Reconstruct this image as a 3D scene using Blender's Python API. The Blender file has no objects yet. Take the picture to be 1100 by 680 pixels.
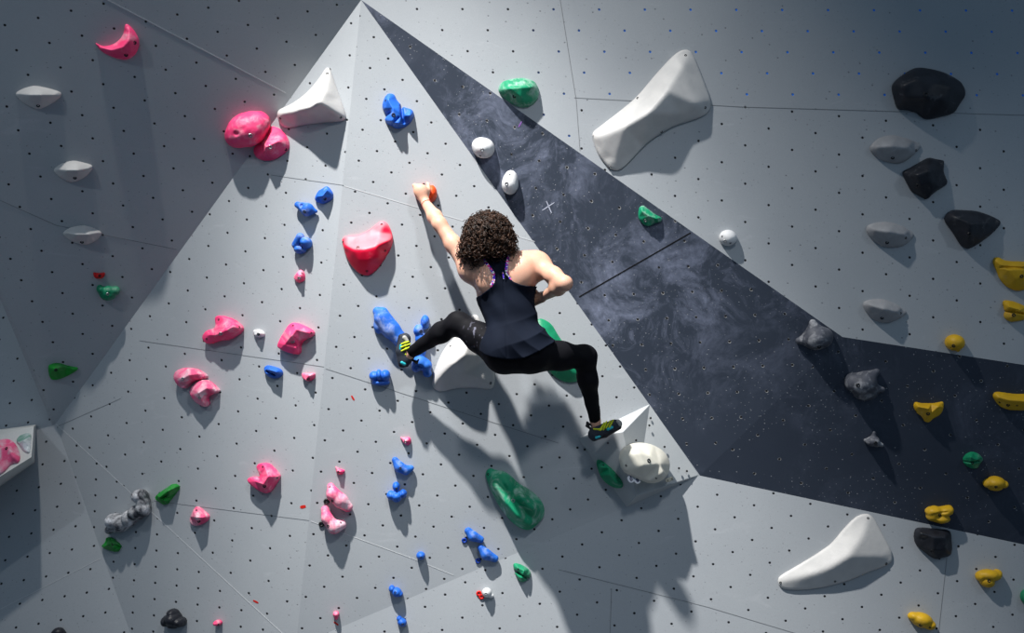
import bpy, bmesh, math, random
import numpy as np
from mathutils import Vector, Matrix
from mathutils.bvhtree import BVHTree
from mathutils.geometry import delaunay_2d_cdt

random.seed(7); RNG = np.random.default_rng(7)
scn = bpy.context.scene
COL = scn.collection
# ---------------------------------------------------------------- camera
CAMY, CAMZ, F = -7.0, 2.2, 1330.0
cam_d = bpy.data.cameras.new('camera'); cam_d.sensor_width = 36; cam_d.lens = F/1100*36
cam = bpy.data.objects.new('camera', cam_d); COL.objects.link(cam)
cam.location = (0, CAMY, CAMZ); cam.rotation_euler = (math.radians(90), 0, 0)
cam_d.clip_end = 60
scn.camera = cam
CAM = np.array([0, CAMY, CAMZ])

def ray(px, py):
    return np.array([(px-550)/F, 1.0, -(py-340)/F])
def P(px, py, y=0.0):
    """point of the photograph (px,py) at depth y"""
    return CAM + ray(px, py)*(y-CAMY)
def S(y=0.0):
    return (y-CAMY)/F
# ---------------------------------------------------------------- object helpers
def link(o, parent=None):
    COL.objects.link(o)
    if parent is not None: o.parent = parent
    return o
def mesh_np(name, V, Fq, mat, parent=None, smooth=True):
    V = np.asarray(V, dtype=np.float32)
    me = bpy.data.meshes.new(name)
    me.from_pydata(V.tolist(), [], [list(map(int, f)) for f in Fq])
    me.materials.append(mat)
    if smooth: me.polygons.foreach_set('use_smooth', [True]*len(me.polygons))
    me.update()
    return link(bpy.data.objects.new(name, me), parent)
def fill(name, bm, mat, parent=None, smooth=False):
    me = bpy.data.meshes.new(name)
    bmesh.ops.recalc_face_normals(bm, faces=bm.faces[:])
    bm.to_mesh(me); bm.free(); me.materials.append(mat)
    if smooth: me.polygons.foreach_set('use_smooth', [True]*len(me.polygons))
    return link(bpy.data.objects.new(name, me), parent)
def tag(o, label, cat, group=None):
    o['label'] = label; o['category'] = cat
    if group: o['group'] = group
    return o
def struct(o):
    o['kind'] = 'structure'; return o
def empty(name, loc, label, cat, group=None):
    o = bpy.data.objects.new(name, None); o.location = Vector(loc); o.empty_display_size = .05
    COL.objects.link(o)
    return tag(o, label, cat, group)
def reloc(child, root):
    """parent child (mesh in world coordinates) to root, geometry rebased to the root's origin"""
    off = root.location
    child.data.transform(Matrix.Translation(-off)); child.parent = root
    return child
# ---------------------------------------------------------------- facets
class Plane:
    def __init__(s, pts):
        a, b, c = [np.array(p) for p in pts]
        n = np.cross(b-a, c-a); n /= np.linalg.norm(n)
        if n[1] > 0: n = -n
        s.n = n; s.p = a
        up = np.array([0, 0, 1.]) - n*n[2]; s.v = up/np.linalg.norm(up)
        s.u = np.cross(s.v, s.n)
        if s.u[0] < 0: s.u = -s.u
    def at(s, px, py, h=0.0):
        d = ray(px, py); o = s.p + s.n*h
        t = np.dot(o-CAM, s.n)/np.dot(d, s.n)
        return CAM + d*t
# ---------------------------------------------------------------- surface nets
def surfnets(d, lo, h):
    ins = d < 0
    c = np.zeros(tuple(np.array(d.shape)-1), np.int8)
    for i in (0, 1):
        for j in (0, 1):
            for k in (0, 1):
                c += ins[i:ins.shape[0]-1+i, j:ins.shape[1]-1+j, k:ins.shape[2]-1+k]
    act = (c > 0) & (c < 8)
    idx = np.argwhere(act)
    ids = -np.ones(c.shape, np.int64); ids[act] = np.arange(len(idx))
    pos = np.zeros((len(idx), 3)); cnt = np.zeros(len(idx))
    cs = [np.array(q) for q in [(i, j, k) for i in (0, 1) for j in (0, 1) for k in (0, 1)]]
    for a in cs:
        for b in cs:
            if (b-a).sum() == 1 and (b-a).min() >= 0:
                va = d[tuple((idx+a).T)]; vb = d[tuple((idx+b).T)]
                m = (va < 0) != (vb < 0)
                t = np.where(m, va/np.where(m, va-vb, 1), 0)
                pos += np.where(m[:, None], a[None]+t[:, None]*(b-a)[None], 0); cnt += m
    V = lo + h*(idx + pos/cnt[:, None])
    Fs = []
    for ax in range(3):
        o1, o2 = (ax+1) % 3, (ax+2) % 3
        A = np.take(ins, range(ins.shape[ax]-1), ax); B = np.take(ins, range(1, ins.shape[ax]), ax)
        e = np.argwhere(A != B)
        ok = (e[:, o1] >= 1) & (e[:, o2] >= 1) & (e[:, o1] < d.shape[o1]-1) & (e[:, o2] < d.shape[o2]-1)
        e = e[ok]
        sgn = A[tuple(e.T)]
        d1 = np.zeros(3, int); d1[o1] = 1; d2 = np.zeros(3, int); d2[o2] = 1
        q = [ids[tuple((e-d1-d2).T)], ids[tuple((e-d2).T)], ids[tuple(e.T)], ids[tuple((e-d1).T)]]
        q = np.stack(q, 1)
        q[~sgn] = q[~sgn][:, ::-1]
        Fs.append(q)
    Fq = np.concatenate(Fs)
    return V, Fq[(Fq >= 0).all(1)]
def smin(a, b, k):
    if k <= 0: return np.minimum(a, b)
    h = np.maximum(k-np.abs(a-b), 0)/k
    return np.minimum(a, b)-h*h*k*.25
def smax(a, b, k): return -smin(-a, -b, k)
class Grid:
    def __init__(s, lo, hi, h):
        s.lo = np.array(lo, float); s.h = h
        n = np.ceil((np.array(hi)-s.lo)/h).astype(int)+1
        s.d = np.full(tuple(n), 1.0, np.float32)
    def sub(s, lo, hi):
        a = np.maximum(np.floor((np.array(lo)-s.lo)/s.h).astype(int), 0)
        b = np.minimum(np.ceil((np.array(hi)-s.lo)/s.h).astype(int)+1, s.d.shape)
        sl = tuple(slice(int(i), int(max(i, j))) for i, j in zip(a, b))
        ax = [s.lo[i]+s.h*np.arange(sl[i].start, sl[i].stop) for i in range(3)]
        return sl, np.meshgrid(*ax, indexing='ij', sparse=True)
    def add(s, fn, lo, hi, k=0.0, op='min'):
        m = max(4*s.h, k)+.01
        sl, (X, Y, Z) = s.sub(np.array(lo)-m, np.array(hi)+m)
        v = fn(X, Y, Z)
        s.d[sl] = smin(s.d[sl], v, k) if op == 'min' else smax(s.d[sl], -v, k)
    def cap(s, a, b, ra, rb, k=.02, op='min'):
        a = np.array(a, float); b = np.array(b, float); R = max(ra, rb)
        ba = b-a; L2 = max(np.dot(ba, ba), 1e-9)
        def fn(X, Y, Z):
            t = np.clip(((X-a[0])*ba[0]+(Y-a[1])*ba[1]+(Z-a[2])*ba[2])/L2, 0, 1)
            return np.sqrt((X-a[0]-t*ba[0])**2+(Y-a[1]-t*ba[1])**2+(Z-a[2]-t*ba[2])**2)-(ra+t*(rb-ra))
        s.add(fn, np.minimum(a, b)-R, np.maximum(a, b)+R, k, op)
    def ell(s, c, r, M=None, k=.02, op='min'):
        """ellipsoid, rows of M are its axes"""
        c = np.array(c, float); r = np.array(r, float); M = np.eye(3) if M is None else np.array(M)
        def fn(X, Y, Z):
            x, y, z = X-c[0], Y-c[1], Z-c[2]
            q = [(x*M[i][0]+y*M[i][1]+z*M[i][2]) for i in range(3)]
            k0 = np.sqrt((q[0]/r[0])**2+(q[1]/r[1])**2+(q[2]/r[2])**2)
            k1 = np.sqrt((q[0]/r[0]**2)**2+(q[1]/r[1]**2)**2+(q[2]/r[2]**2)**2)
            return k0*(k0-1)/np.maximum(k1, 1e-6)
        s.add(fn, c-r.max(), c+r.max(), k, op)
    def mesh(s): return surfnets(s.d, s.lo, s.h)
def poly_sdf(poly, X, Y):
    """signed distance to a closed 2-D polygon, negative inside"""
    poly = np.array(poly, float); n = len(poly)
    d = np.full(np.broadcast(X, Y).shape, 1e9); ins = np.zeros(d.shape, bool)
    for i in range(n):
        a, b = poly[i], poly[(i+1) % n]; e = b-a
        wx, wy = X-a[0], Y-a[1]
        t = np.clip((wx*e[0]+wy*e[1])/max(e@e, 1e-12), 0, 1)
        d = np.minimum(d, (wx-t*e[0])**2+(wy-t*e[1])**2)
        if abs(e[1]) > 1e-12:
            ins ^= ((a[1] > Y) != (b[1] > Y)) & (X < e[0]*(Y-a[1])/e[1]+a[0])
    d = np.sqrt(d)
    return np.where(ins, -d, d)
def chaikin(p, n=2):
    p = np.array(p, float)
    for _ in range(n):
        q = np.roll(p, -1, 0); p = np.stack([.78*p+.22*q, .22*p+.78*q], 1).reshape(-1, p.shape[1])
    return p
def vnoise(X, Y, Z, seed=0):
    """cheap smooth pseudo noise in [-1,1]"""
    r = np.random.default_rng(seed); o = 0
    for i in range(5):
        k = r.normal(size=3)*(1+.5*i); ph = r.uniform(0, 6.28, 2)
        k2 = r.normal(size=3)*(1+.5*i)
        o = o+np.sin(k[0]*X+k[1]*Y+k[2]*Z+ph[0])*np.cos(k2[0]*X+k2[1]*Y+k2[2]*Z+ph[1])/(1+.4*i)
    return o/2.2
# ---------------------------------------------------------------- materials
def srgb(r, g, b):
    f = lambda c: (c/255/12.92) if c/255 <= .04045 else ((c/255+.055)/1.055)**2.4
    return (f(r), f(g), f(b), 1)
class NT:
    def __init__(s, name):
        s.m = bpy.data.materials.new(name); s.m.use_nodes = True
        s.t = s.m.node_tree; s.t.nodes.clear()
        s.out = s.n('ShaderNodeOutputMaterial'); s.b = s.n('ShaderNodeBsdfPrincipled')
        s.l(s.b.outputs[0], s.out.inputs[0])
    def n(s, t, **kw):
        x = s.t.nodes.new(t)
        for k, v in kw.items(): setattr(x, k, v)
        return x
    def l(s, a, b): s.t.links.new(a, b)
    def put(s, sock, v):
        if isinstance(v, bpy.types.NodeSocket): s.l(v, sock)
        else: sock.default_value = v
    def math(s, op, a, b=None, c=None, clamp=False):
        x = s.n('ShaderNodeMath', operation=op); x.use_clamp = clamp
        s.put(x.inputs[0], a)
        if b is not None: s.put(x.inputs[1], b)
        if c is not None: s.put(x.inputs[2], c)
        return x.outputs[0]
    def vm(s, op, a, b=None, out=0):
        x = s.n('ShaderNodeVectorMath', operation=op); s.put(x.inputs[0], a)
        if b is not None: s.put(x.inputs[1], b)
        return x.outputs[out]
    def noise(s, vec, sc, det=3, rough=.5, dist=0.0):
        x = s.n('ShaderNodeTexNoise'); s.l(vec, x.inputs['Vector'])
        x.inputs['Scale'].default_value = sc; x.inputs['Detail'].default_value = det
        x.inputs['Roughness'].default_value = rough; x.inputs['Distortion'].default_value = dist
        return x.outputs['Fac']
    def ramp(s, fac, lo, hi, a=0.0, b=1.0):
        x = s.n('ShaderNodeMapRange'); x.clamp = True
        s.l(fac, x.inputs[0])
        for i, v in enumerate((lo, hi, a, b)): x.inputs[i+1].default_value = v
        return x.outputs[0]
    def mix(s, fac, a, b):
        x = s.n('ShaderNodeMix', data_type='RGBA'); s.put(x.inputs[0], fac)
        s.put(x.inputs[6], a); s.put(x.inputs[7], b)
        return x.outputs[2]
    def obj(s): return s.n('ShaderNodeTexCoord').outputs['Object']
    def bump(s, h, dist=.001, strength=1.0):
        x = s.n('ShaderNodeBump'); x.inputs['Distance'].default_value = dist; x.inputs['Strength'].default_value = strength
        s.l(h, x.inputs['Height']); s.l(x.outputs[0], s.b.inputs['Normal'])
    def done(s, col, rough=.6, spec=.3):
        s.put(s.b.inputs['Base Color'], col); s.put(s.b.inputs['Roughness'], rough)
        s.b.inputs['Specular IOR Level'].default_value = spec
        return s.m
def mat_plain(name, c, rough=.6, spec=.3, metal=0.0):
    t = NT(name); t.b.inputs['Metallic'].default_value = metal
    o = t.obj(); n = t.noise(o, 60, 3)
    col = t.mix(t.ramp(n, .3, .7), tuple(v*.88 for v in c[:3])+(1,), c)
    return t.done(col, rough, spec)
def mat_hold(name, c, c2, chalk=.3, rough=.55, seed=0, spec=.35, ledge=0):
    """cast resin: two tones of the pigment, gritty bump, chalk rubbed into patches"""
    t = NT(name); o = t.vm('ADD', t.obj(), (seed*1.7, seed*.9, seed*.3))
    n = t.noise(o, 14, 4); g = t.noise(o, 420, 2)
    col = t.mix(t.ramp(n, .35, .65), c, c2)
    ch = t.ramp(t.noise(o, 11, 5, .6, .6), .60-.25*chalk, .80-.22*chalk)
    ch = t.math('MULTIPLY', ch, t.ramp(t.noise(o, 90, 3), .3, .6, .55, 1)); ch = t.math('MULTIPLY', ch, min(1, chalk*1.1+.1))
    if ledge:    # hand chalk on the upward-facing grip, with its lit top painted in
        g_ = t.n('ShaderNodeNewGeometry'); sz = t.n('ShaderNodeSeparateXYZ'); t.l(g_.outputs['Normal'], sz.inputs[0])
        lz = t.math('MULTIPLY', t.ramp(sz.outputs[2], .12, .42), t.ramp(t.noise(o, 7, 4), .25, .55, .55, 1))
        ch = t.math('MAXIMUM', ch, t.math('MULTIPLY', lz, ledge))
    col = t.mix(ch, col, (.78, .78, .80, 1))
    t.bump(t.math('ADD', t.math('MULTIPLY', g, .5), t.noise(o, 60, 3)), .0012, .55)
    return t.done(col, t.math('ADD', rough, t.math('MULTIPLY', ch, .3)), spec)
def mat_wall(name, base, base2, sx, sy, dark=False, blue_v=None, fam=2):
    """painted plywood with a staggered grid of bolt holes (uv = hole lattice), screw specks, scuffs"""
    t = NT(name)
    uv = t.n('ShaderNodeUVMap').outputs[0]; o = t.obj()
    def dots(shift):
        f = t.vm('FRACTION', t.vm('ADD', uv, (shift, shift, 0)))
        f = t.vm('MULTIPLY', t.vm('SUBTRACT', f, (.5, .5, 0)), (sx, sy, 0))
        return t.vm('LENGTH', f, out=1)
    d = t.math('MINIMUM', dots(.5), dots(0.0)) if fam == 2 else dots(.5)
    hole = t.ramp(d, .0058, .0078, 1, 0)
    # paint
    n1 = t.noise(o, 1.3, 5, .6); n2 = t.noise(o, 260, 2); n3 = t.noise(o, 35, 4, .7)
    col = t.mix(t.ramp(n1, .3, .7), base, base2)
    col = t.mix(t.ramp(n2, .35, .75, 0, .22), col, tuple(v*.62 for v in base[:3])+(1,))
    # screw heads and chips
    vo = t.n('ShaderNodeTexVoronoi', voronoi_dimensions='2D'); t.l(uv, vo.inputs['Vector']); vo.inputs['Scale'].default_value = 1.7
    vo2 = t.n('ShaderNodeTexVoronoi', voronoi_dimensions='2D'); t.l(uv, vo2.inputs['Vector']); vo2.inputs['Scale'].default_value = 3.6
    keep = t.ramp(t.noise(o, 4.3, 2), .46, .52)
    sp = t.math('MULTIPLY', t.ramp(vo.outputs['Distance'], .022, .040, 1, 0), keep)
    sp2 = t.math('MULTIPLY', t.ramp(vo2.outputs['Distance'], .030, .055, 1, 0), t.ramp(t.noise(o, 3.1, 3), .46, .54))
    if dark:
        w = t.vm('ADD', o, t.vm('MULTIPLY', t.n_vec(o, 2.2), (.5, .5, .5)))
        sm = t.ramp(t.noise(w, 3.4, 12, .72, .25), .47, .78)
        st = t.ramp(t.noise(t.vm('MULTIPLY', w, (5, 5, 1.9)), 4.0, 9, .72, .5), .52, .78)
        big = t.ramp(t.noise(o, 1.1, 2), .36, .62)
        ch = t.math('MULTIPLY', t.math('MAXIMUM', t.math('MULTIPLY', st, .55), sm), big)
        ch = t.math('MULTIPLY', ch, t.ramp(n3, .25, .7, .45, 1))
        x = t.n('ShaderNodeSeparateXYZ'); t.l(o, x.inputs[0])
        ch = t.math('MULTIPLY', ch, t.ramp(x.outputs[0], .9, 2.2, .85, .22))
        col = t.mix(ch, col, (.40, .44, .60, 1))
        col = t.mix(t.math('MAXIMUM', t.math('MULTIPLY', sp2, .8), t.math('MULTIPLY', sp, .7)), col, (.33, .34, .36, 1))
        ring = t.math('MULTIPLY', t.ramp(d, .0085, .0105, 1, 0), t.ramp(t.noise(o, 90, 1), .47, .55))
        col = t.mix(t.math('MULTIPLY', ring, .75), col, (.45, .44, .42, 1))
        col = t.mix(hole, col, (.012, .012, .014, 1))
        rough = .62
    else:
        sc = t.ramp(t.noise(t.vm('MULTIPLY', o, (1, 1, 3)), 3.2, 8, .6, 1.2), .62, .8, 0, .28)
        col = t.mix(sc, col, (.62, .63, .65, 1))
        col = t.mix(t.math('MULTIPLY', sp, .55), col, (.07, .07, .075, 1))
        col = t.mix(t.math('MULTIPLY', sp2, .4), col, (.1, .1, .11, 1))
        hc = (.006, .006, .008, 1)
        if blue_v is not None:
            xz = t.n('ShaderNodeSeparateXYZ'); t.l(o, xz.inputs[0])
            m = t.ramp(xz.outputs[0], blue_v-.3, blue_v+.9)
            hc = t.mix(m, hc, (.03, .22, .85, 1))
        col = t.mix(hole, col, hc)
        rough = .58
    hgt = t.math('SUBTRACT', t.math('ADD', t.math('MULTIPLY', n2, .10), t.math('MULTIPLY', n3, .05)),
                 t.math('ADD', hole, t.math('MULTIPLY', sp, .3)))
    t.bump(hgt, .004, .6)
    return t.done(col, rough, .35)
def n_vec(s, vec, sc):
    x = s.n('ShaderNodeTexNoise'); s.l(vec, x.inputs['Vector']); x.inputs['Scale'].default_value = sc
    return x.outputs['Color']
NT.n_vec = n_vec

M = {}
M['white'] = mat_hold('white_fibreglass', (.60, .585, .565, 1), (.54, .53, .515, 1), .05, .5, 1)
M['white_resin'] = mat_hold('white_resin', (.72, .72, .72, 1), (.60, .60, .61, 1), .05, .5, 2)
M['grey'] = mat_hold('grey_resin', (.36, .36, .37, 1), (.28, .28, .29, 1), .1, .6, 3)
M['pink'] = mat_hold('fluorescent_pink_resin', (.90, .045, .18, 1), (.93, .08, .23, 1), .34, .5, 4)
M['pink_chalk'] = mat_hold('chalky_pink_resin', (.90, .08, .22, 1), (.93, .14, .30, 1), .62, .6, 5)
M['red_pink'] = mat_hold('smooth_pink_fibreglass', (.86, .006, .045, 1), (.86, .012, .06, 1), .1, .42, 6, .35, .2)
M['blue'] = mat_hold('blue_resin', (.012, .10, .50, 1), (.018, .14, .60, 1), .12, .5, 7)
M['blue_chalk'] = mat_hold('chalky_blue_resin', (.012, .11, .52, 1), (.025, .16, .62, 1), .34, .6, 8)
M['green'] = mat_hold('green_resin', (.004, .19, .085, 1), (.008, .26, .12, 1), .18, .45, 9)
M['green_chalk'] = mat_hold('chalky_green_resin', (.004, .22, .10, 1), (.01, .30, .15, 1), .45, .5, 10)
M['bright_green'] = mat_hold('bright_green_resin', (.006, .22, .02, 1), (.01, .28, .03, 1), .05, .45, 11)
M['yellow'] = mat_hold('yellow_resin', (.72, .42, .012, 1), (.62, .36, .015, 1), .06, .5, 12)
M['red'] = mat_hold('red_resin', (.70, .01, .01, 1), (.6, .01, .01, 1), .05, .5, 13)
M['orange'] = mat_hold('orange_resin', (.85, .07, .008, 1), (.9, .09, .01, 1), .15, .5, 14)
M['black'] = mat_hold('black_resin', (.012, .013, .018, 1), (.022, .024, .032, 1), .06, .42, 15)
M['black_chalk'] = mat_hold('chalky_black_resin', (.02, .022, .03, 1), (.045, .048, .062, 1), .85, .6, 16)
M['dark_grey'] = mat_hold('dark_grey_resin', (.05, .055, .07, 1), (.11, .115, .14, 1), .42, .6, 17)
M['bolt'] = mat_plain('bolt_steel', (.35, .35, .36, 1), .35, .5, .9)
M['black_bolt'] = mat_plain('black_bolt_steel', (.015, .015, .017, 1), .4, .5, .3)
M['plastic_black'] = mat_plain('black_plastic', (.012, .012, .013, 1), .45)
M['plastic_blue'] = mat_plain('blue_plastic', (.01, .05, .35, 1), .4)
M['plastic_red'] = mat_plain('red_plastic', (.7, .012, .008, 1), .4)
M['plastic_white'] = mat_plain('white_plastic', (.78, .78, .82, 1), .4)
M['ink'] = mat_plain('dark_blue_ink', (.01, .01, .08, 1), .5)
M['beige'] = mat_plain('beige_plastic', (.5, .47, .38, 1), .5)
M['tape'] = mat_plain('red_tape', (.6, .02, .01, 1), .6)
M['chalk'] = mat_plain('chalk_line', (.5, .52, .62, 1), .9, .05)
M['seam_light'] = mat_plain('lit_seam_bevel', (.56, .57, .58, 1), .7)  # paler grey paints in the light caught by the joint bevels
M['seam_dark'] = mat_plain('seam_gap', (.22, .23, .24, 1), .8)
M['seam_black'] = mat_plain('black_seam_gap', (.004, .004, .005, 1), .9)
# ---------------------------------------------------------------- wall facets
A_ = (388, 0); L_ = (60, 455); R_ = (318, 694); E_ = (752, 511); B_ = (905, 362)
yA, yL, yR, yE, yB = 0.0, .33, -.07, .085, -.055
PL = {}
PL['LD'] = Plane([P(*A_, yA), P(*L_, yL), P(0, 0, -.60)])
PL['LF'] = Plane([P(*A_, yA), P(*L_, yL), P(*R_, yR)])
PL['RF'] = Plane([P(*A_, yA), P(*R_, yR), P(*E_, yE)])
PL['TR'] = Plane([P(*A_, yA), P(*B_, yB), P(1100, 0, -.054)])
PL['B1'] = Plane([P(*A_, yA), P(*E_, yE), P(*B_, yB)])
Gp = PL['TR'].at(1100, 392)
PL['B2'] = Plane([P(*E_, yE), P(*B_, yB), Gp])
Fp = PL['B2'].at(1100, 585)
PL['LO'] = Plane([P(*R_, yR), P(*E_, yE), Fp])
Mp = PL['LF'].at(140, 680); W0 = PL['LD'].at(0, 310)
_m = Mp-P(*L_, yL); _a = .10; _n = np.array([_a, -.95, (.95*_m[1]-_a*_m[0])/_m[2]])
PL['LW'] = Plane([P(*L_, yL), Mp, P(*L_, yL)+np.cross(_n, _m)]); print('LW', PL['LW'].n)
W1 = PL['LW'].at(0, 310)

g1 = srgb(168, 172, 176); g2 = srgb(176, 180, 183)
def facet(name, key, pts, lat, mat):
    """pts: world points in order on plane key; lat=(origin px,(px,nu),(px,nv)) defines the bolt-hole lattice"""
    pl = PL[key]
    O = pl.at(*lat[0]); a = (pl.at(*lat[1][0])-O)/lat[1][1]; b = (pl.at(*lat[2][0])-O)/lat[2][1]
    a2 = np.array([a@pl.u, a@pl.v]); b2 = np.array([b@pl.u, b@pl.v])
    inv = np.linalg.inv(np.stack([a2, b2], 1))
    front = [np.array(p) for p in pts]
    c = sum(front)/len(front)
    back = [p-pl.n*0.03 for p in front]
    bm = bmesh.new(); uvl = bm.loops.layers.uv.new('UVMap')
    fv = [bm.verts.new(p) for p in front]; bv = [bm.verts.new(p) for p in back]
    f = bm.faces.new(fv); g = bm.faces.new(bv[::-1]); n = len(fv)
    sides = [bm.faces.new((fv[i], bv[i], bv[(i+1) % n], fv[(i+1) % n])) for i in range(n)]
    for l in f.loops:
        q = np.array(l.vert.co)-O; w = inv@np.array([q@pl.u, q@pl.v]); l[uvl].uv = w
    for h_ in [g]+sides:
        for l in h_.loops: l[uvl].uv = (.25, 0)
    print('cell', key, np.linalg.norm(a), np.linalg.norm(b))
    return struct(fill(name, bm, mat))
def lat_size(key, lat):
    pl = PL[key]; O = pl.at(*lat[0])
    return (np.linalg.norm(pl.at(*lat[1][0])-O)/lat[1][1], np.linalg.norm(pl.at(*lat[2][0])-O)/lat[2][1])
LAT = {   # origin, (px, steps) along the first lattice direction, (px, steps) along the second, centred lattice?
 'LD': ((76.8, 98.4), ((211, 67.3), 4), ((142.7, 244), 6), 1),
 'LF': ((265.2, 236), ((346.7, 247.5), 2), ((260.5, 338.8), 3), 2),
 'LF2': ((189.7, 629.2), ((236.3, 635), 2), ((187.7, 681.7), 3), 1),
 'RF': ((439.4, 330.8), ((361.2, 372.8), 4), ((470.3, 376.4), 2), 1),
 'B1': ((601.9, 238.4), ((661.6, 252.5), 2), ((594.8, 296.3), 2), 1),
 'B1b': ((720.7, 369.2), ((847.1, 364.7), 4), ((733.4, 450.1), 3), 1),
 'B2': ((1021.1, 467.2), ((910.9, 529.4), 4), ((1067, 519.2), 2), 1),
 'TR': ((800.6, 238.6), ((901.4, 248.5), 2), ((800.6, 321), 2), 2),
 'TRa': ((622, 32.9), ((769.3, 33.3), 3), ((633.2, 123.5), 2), 2),
 'LO': ((768.3, 568.8), ((683.9, 620.9), 4), ((825, 642.3), 3), 1),
 'LW': ((37.7, 548.1), ((61.4, 544.4), 1), ((29.6, 598), 2), 1),
}
for k_, b_ in (('LF2', 'LF'), ('B1b', 'B1'), ('TRa', 'TR')): PL[k_] = PL[b_]
def wm(key, a, b, dark=False, blue=None):
    s = lat_size(key, LAT[key]); return mat_wall('painted_plywood_'+key.lower(), a, b, s[0], s[1], dark, blue, LAT[key][3])
d1 = srgb(54, 62, 76); d2 = srgb(46, 54, 68)
A, Lw, Rw, Ew, Bw = P(*A_, yA), P(*L_, yL), P(*R_, yR), P(*E_, yE), P(*B_, yB)
# edges continued past the frame
def ext(p, q, t): return p+(q-p)*t
LDTR = PL['LD'].at(388, -330)
nrm = np.cross(PL['LD'].n, PL['TR'].n); nrm /= np.linalg.norm(nrm); nrm *= np.sign(nrm[2])
TOP = A+nrm*1.3
Wx = ext(Lw, W0, 3.4); Wy = PL['LW'].at((Wx[0]-CAM[0])/(Wx[1]-CAM[1])*F+550, 340-(Wx[2]-CAM[2])/(Wx[1]-CAM[1])*F); print('W', W0, W1, Wy)
TLc = PL['LD'].at(-420, -330)
Mx = ext(Lw, Mp, 1.7)
Qx = PL['LF'].at(300, 860); 
Y1, Y2 = PL['B1'].at(622, 319), PL['B1'].at(742, 248)
def on_line(pl, p, q, X): # point of the edge p-q nearest the pixel column X
    lo, hi = 0., 1.
    for _ in range(40):
        m = (lo+hi)/2; w = p+(q-p)*m; x = (w[0]-CAM[0])/(w[1]-CAM[1])*F+550
        if (x < X) == (((p[0]-q[0]) < 0)): lo = m
        else: hi = m
    return p+(q-p)*lo
Y1 = on_line(None, A, Ew, 622); Y2 = on_line(None, A, Bw, 743); T1 = on_line(None, A, Bw, 622.5); T2 = PL['TR'].at(617, 105); T3 = PL['TR'].at(1420, 136)
facet('wall_left_overhang', 'LD', [A, TOP, PL['LD'].at(60, -330), TLc, PL['LD'].at(-420, -200), Wx, Lw], LAT['LD'], wm('LD', g1, g2))
facet('wall_left_face', 'LF', [A, Lw, Rw], LAT['LF'], wm('LF', g1, g2))
facet('wall_left_foot', 'LF2', [Lw, Mx, Qx, Rw], LAT['LF2'], wm('LF2', g1, g2))
facet('wall_centre_face', 'RF', [A, Rw, Ew], LAT['RF'], wm('RF', g1, g2))
facet('wall_dark_band_upper', 'B1', [A, Y1, Y2], LAT['B1'], wm('B1', d1, d2, True))
facet('wall_dark_band_centre', 'B1b', [Y1, Ew, Bw, Y2], LAT['B1b'], wm('B1b', d1, d2, True))
facet('wall_dark_band_right', 'B2', [Bw, Ew, ext(Ew, Fp, 1.7), ext(Bw, Gp, 2.6)], LAT['B2'], wm('B2', d1, d2, True))
facet('wall_right_top', 'TRa', [A, T1, T2, T3, PL['TR'].at(1420, -330), TOP], LAT['TRa'], wm('TRa', g1, g2, False, .35))
facet('wall_right_upper', 'TR', [T1, Bw, ext(Bw, Gp, 2.6), T3, T2], LAT['TR'], wm('TR', g1, g2))
facet('wall_right_lower', 'LO', [Ew, Rw, PL['LO'].at(318, 860), PL['LO'].at(1350, 860), ext(Ew, Fp, 1.7)], LAT['LO'], wm('LO', g1, g2))
facet('wall_left_lower', 'LW', [Lw, Wy, PL['LW'].at(-420, 300), PL['LW'].at(-420, 860), PL['LW'].at(100, 860), Mx], LAT['LW'], wm('LW', g1, g2))
bm = bmesh.new(); cs = [Lw, Wx, Wy]; nn = np.cross(Wx-Lw, Wy-Lw); nn /= np.linalg.norm(nn)
a_ = [bm.verts.new(c) for c in cs]; b_ = [bm.verts.new(c+nn*.02*(-1 if nn[0] > 0 else 1)) for c in cs]
bm.faces.new(a_); bm.faces.new(b_[::-1])
for i in range(3): bm.faces.new((a_[i], b_[i], b_[(i+1) % 3], a_[(i+1) % 3]))
struct(fill('wall_left_return', bm, mat_plain('painted_plywood_return', g1, .6)))

# panel joints: shallow strips let into the boards
SEAM = [0]
def seam(key, pts, mat, w=.0035):
    pl = PL[key]; SEAM[0] += 1
    bm = bmesh.new()
    for (a, b) in zip(pts[:-1], pts[1:]):
        p, q = pl.at(*a), pl.at(*b); d = (q-p)/np.linalg.norm(q-p); s = np.cross(d, pl.n)*w/2
        f = [p-s, p+s, q+s, q-s]
        up = [bm.verts.new(v+pl.n*.0012) for v in f]; dn = [bm.verts.new(v-pl.n*.004) for v in f]
        bm.faces.new(up); bm.faces.new(dn[::-1])
        for i in range(4): bm.faces.new((up[i], dn[i], dn[(i+1) % 4], up[(i+1) % 4]))
    return struct(fill('trim_%d' % SEAM[0], bm, mat))
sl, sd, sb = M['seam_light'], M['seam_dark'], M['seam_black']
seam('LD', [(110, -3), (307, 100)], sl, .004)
seam('LD', [(0, 215), (60, 242), (190, 268)], sd, .0025)
seam('LF', [(291, 188), (369, 199)], sd, .003)
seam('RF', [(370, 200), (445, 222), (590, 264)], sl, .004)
seam('LF', [(150, 366), (348, 394)], sd, .003)
seam('RF', [(350, 396), (480, 438), (600, 476)], sd, .003)
seam('LF', [(165, 538), (332, 559)], sd, .0025)
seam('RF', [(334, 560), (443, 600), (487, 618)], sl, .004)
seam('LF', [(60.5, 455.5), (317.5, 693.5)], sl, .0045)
seam('LF', [(62, 458), (130, 428)], sd, .0025)
seam('TR', [(601, -5), (619, 108), (623, 162)], sd, .0035)
seam('TR', [(617, 105), (800, 115), (1105, 124)], sd, .0035)
seam('B1', [(622, 319), (742, 250)], sb, .007)
seam('LO', [(600, 612), (760, 652), (880, 688)], sd, .003)
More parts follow.
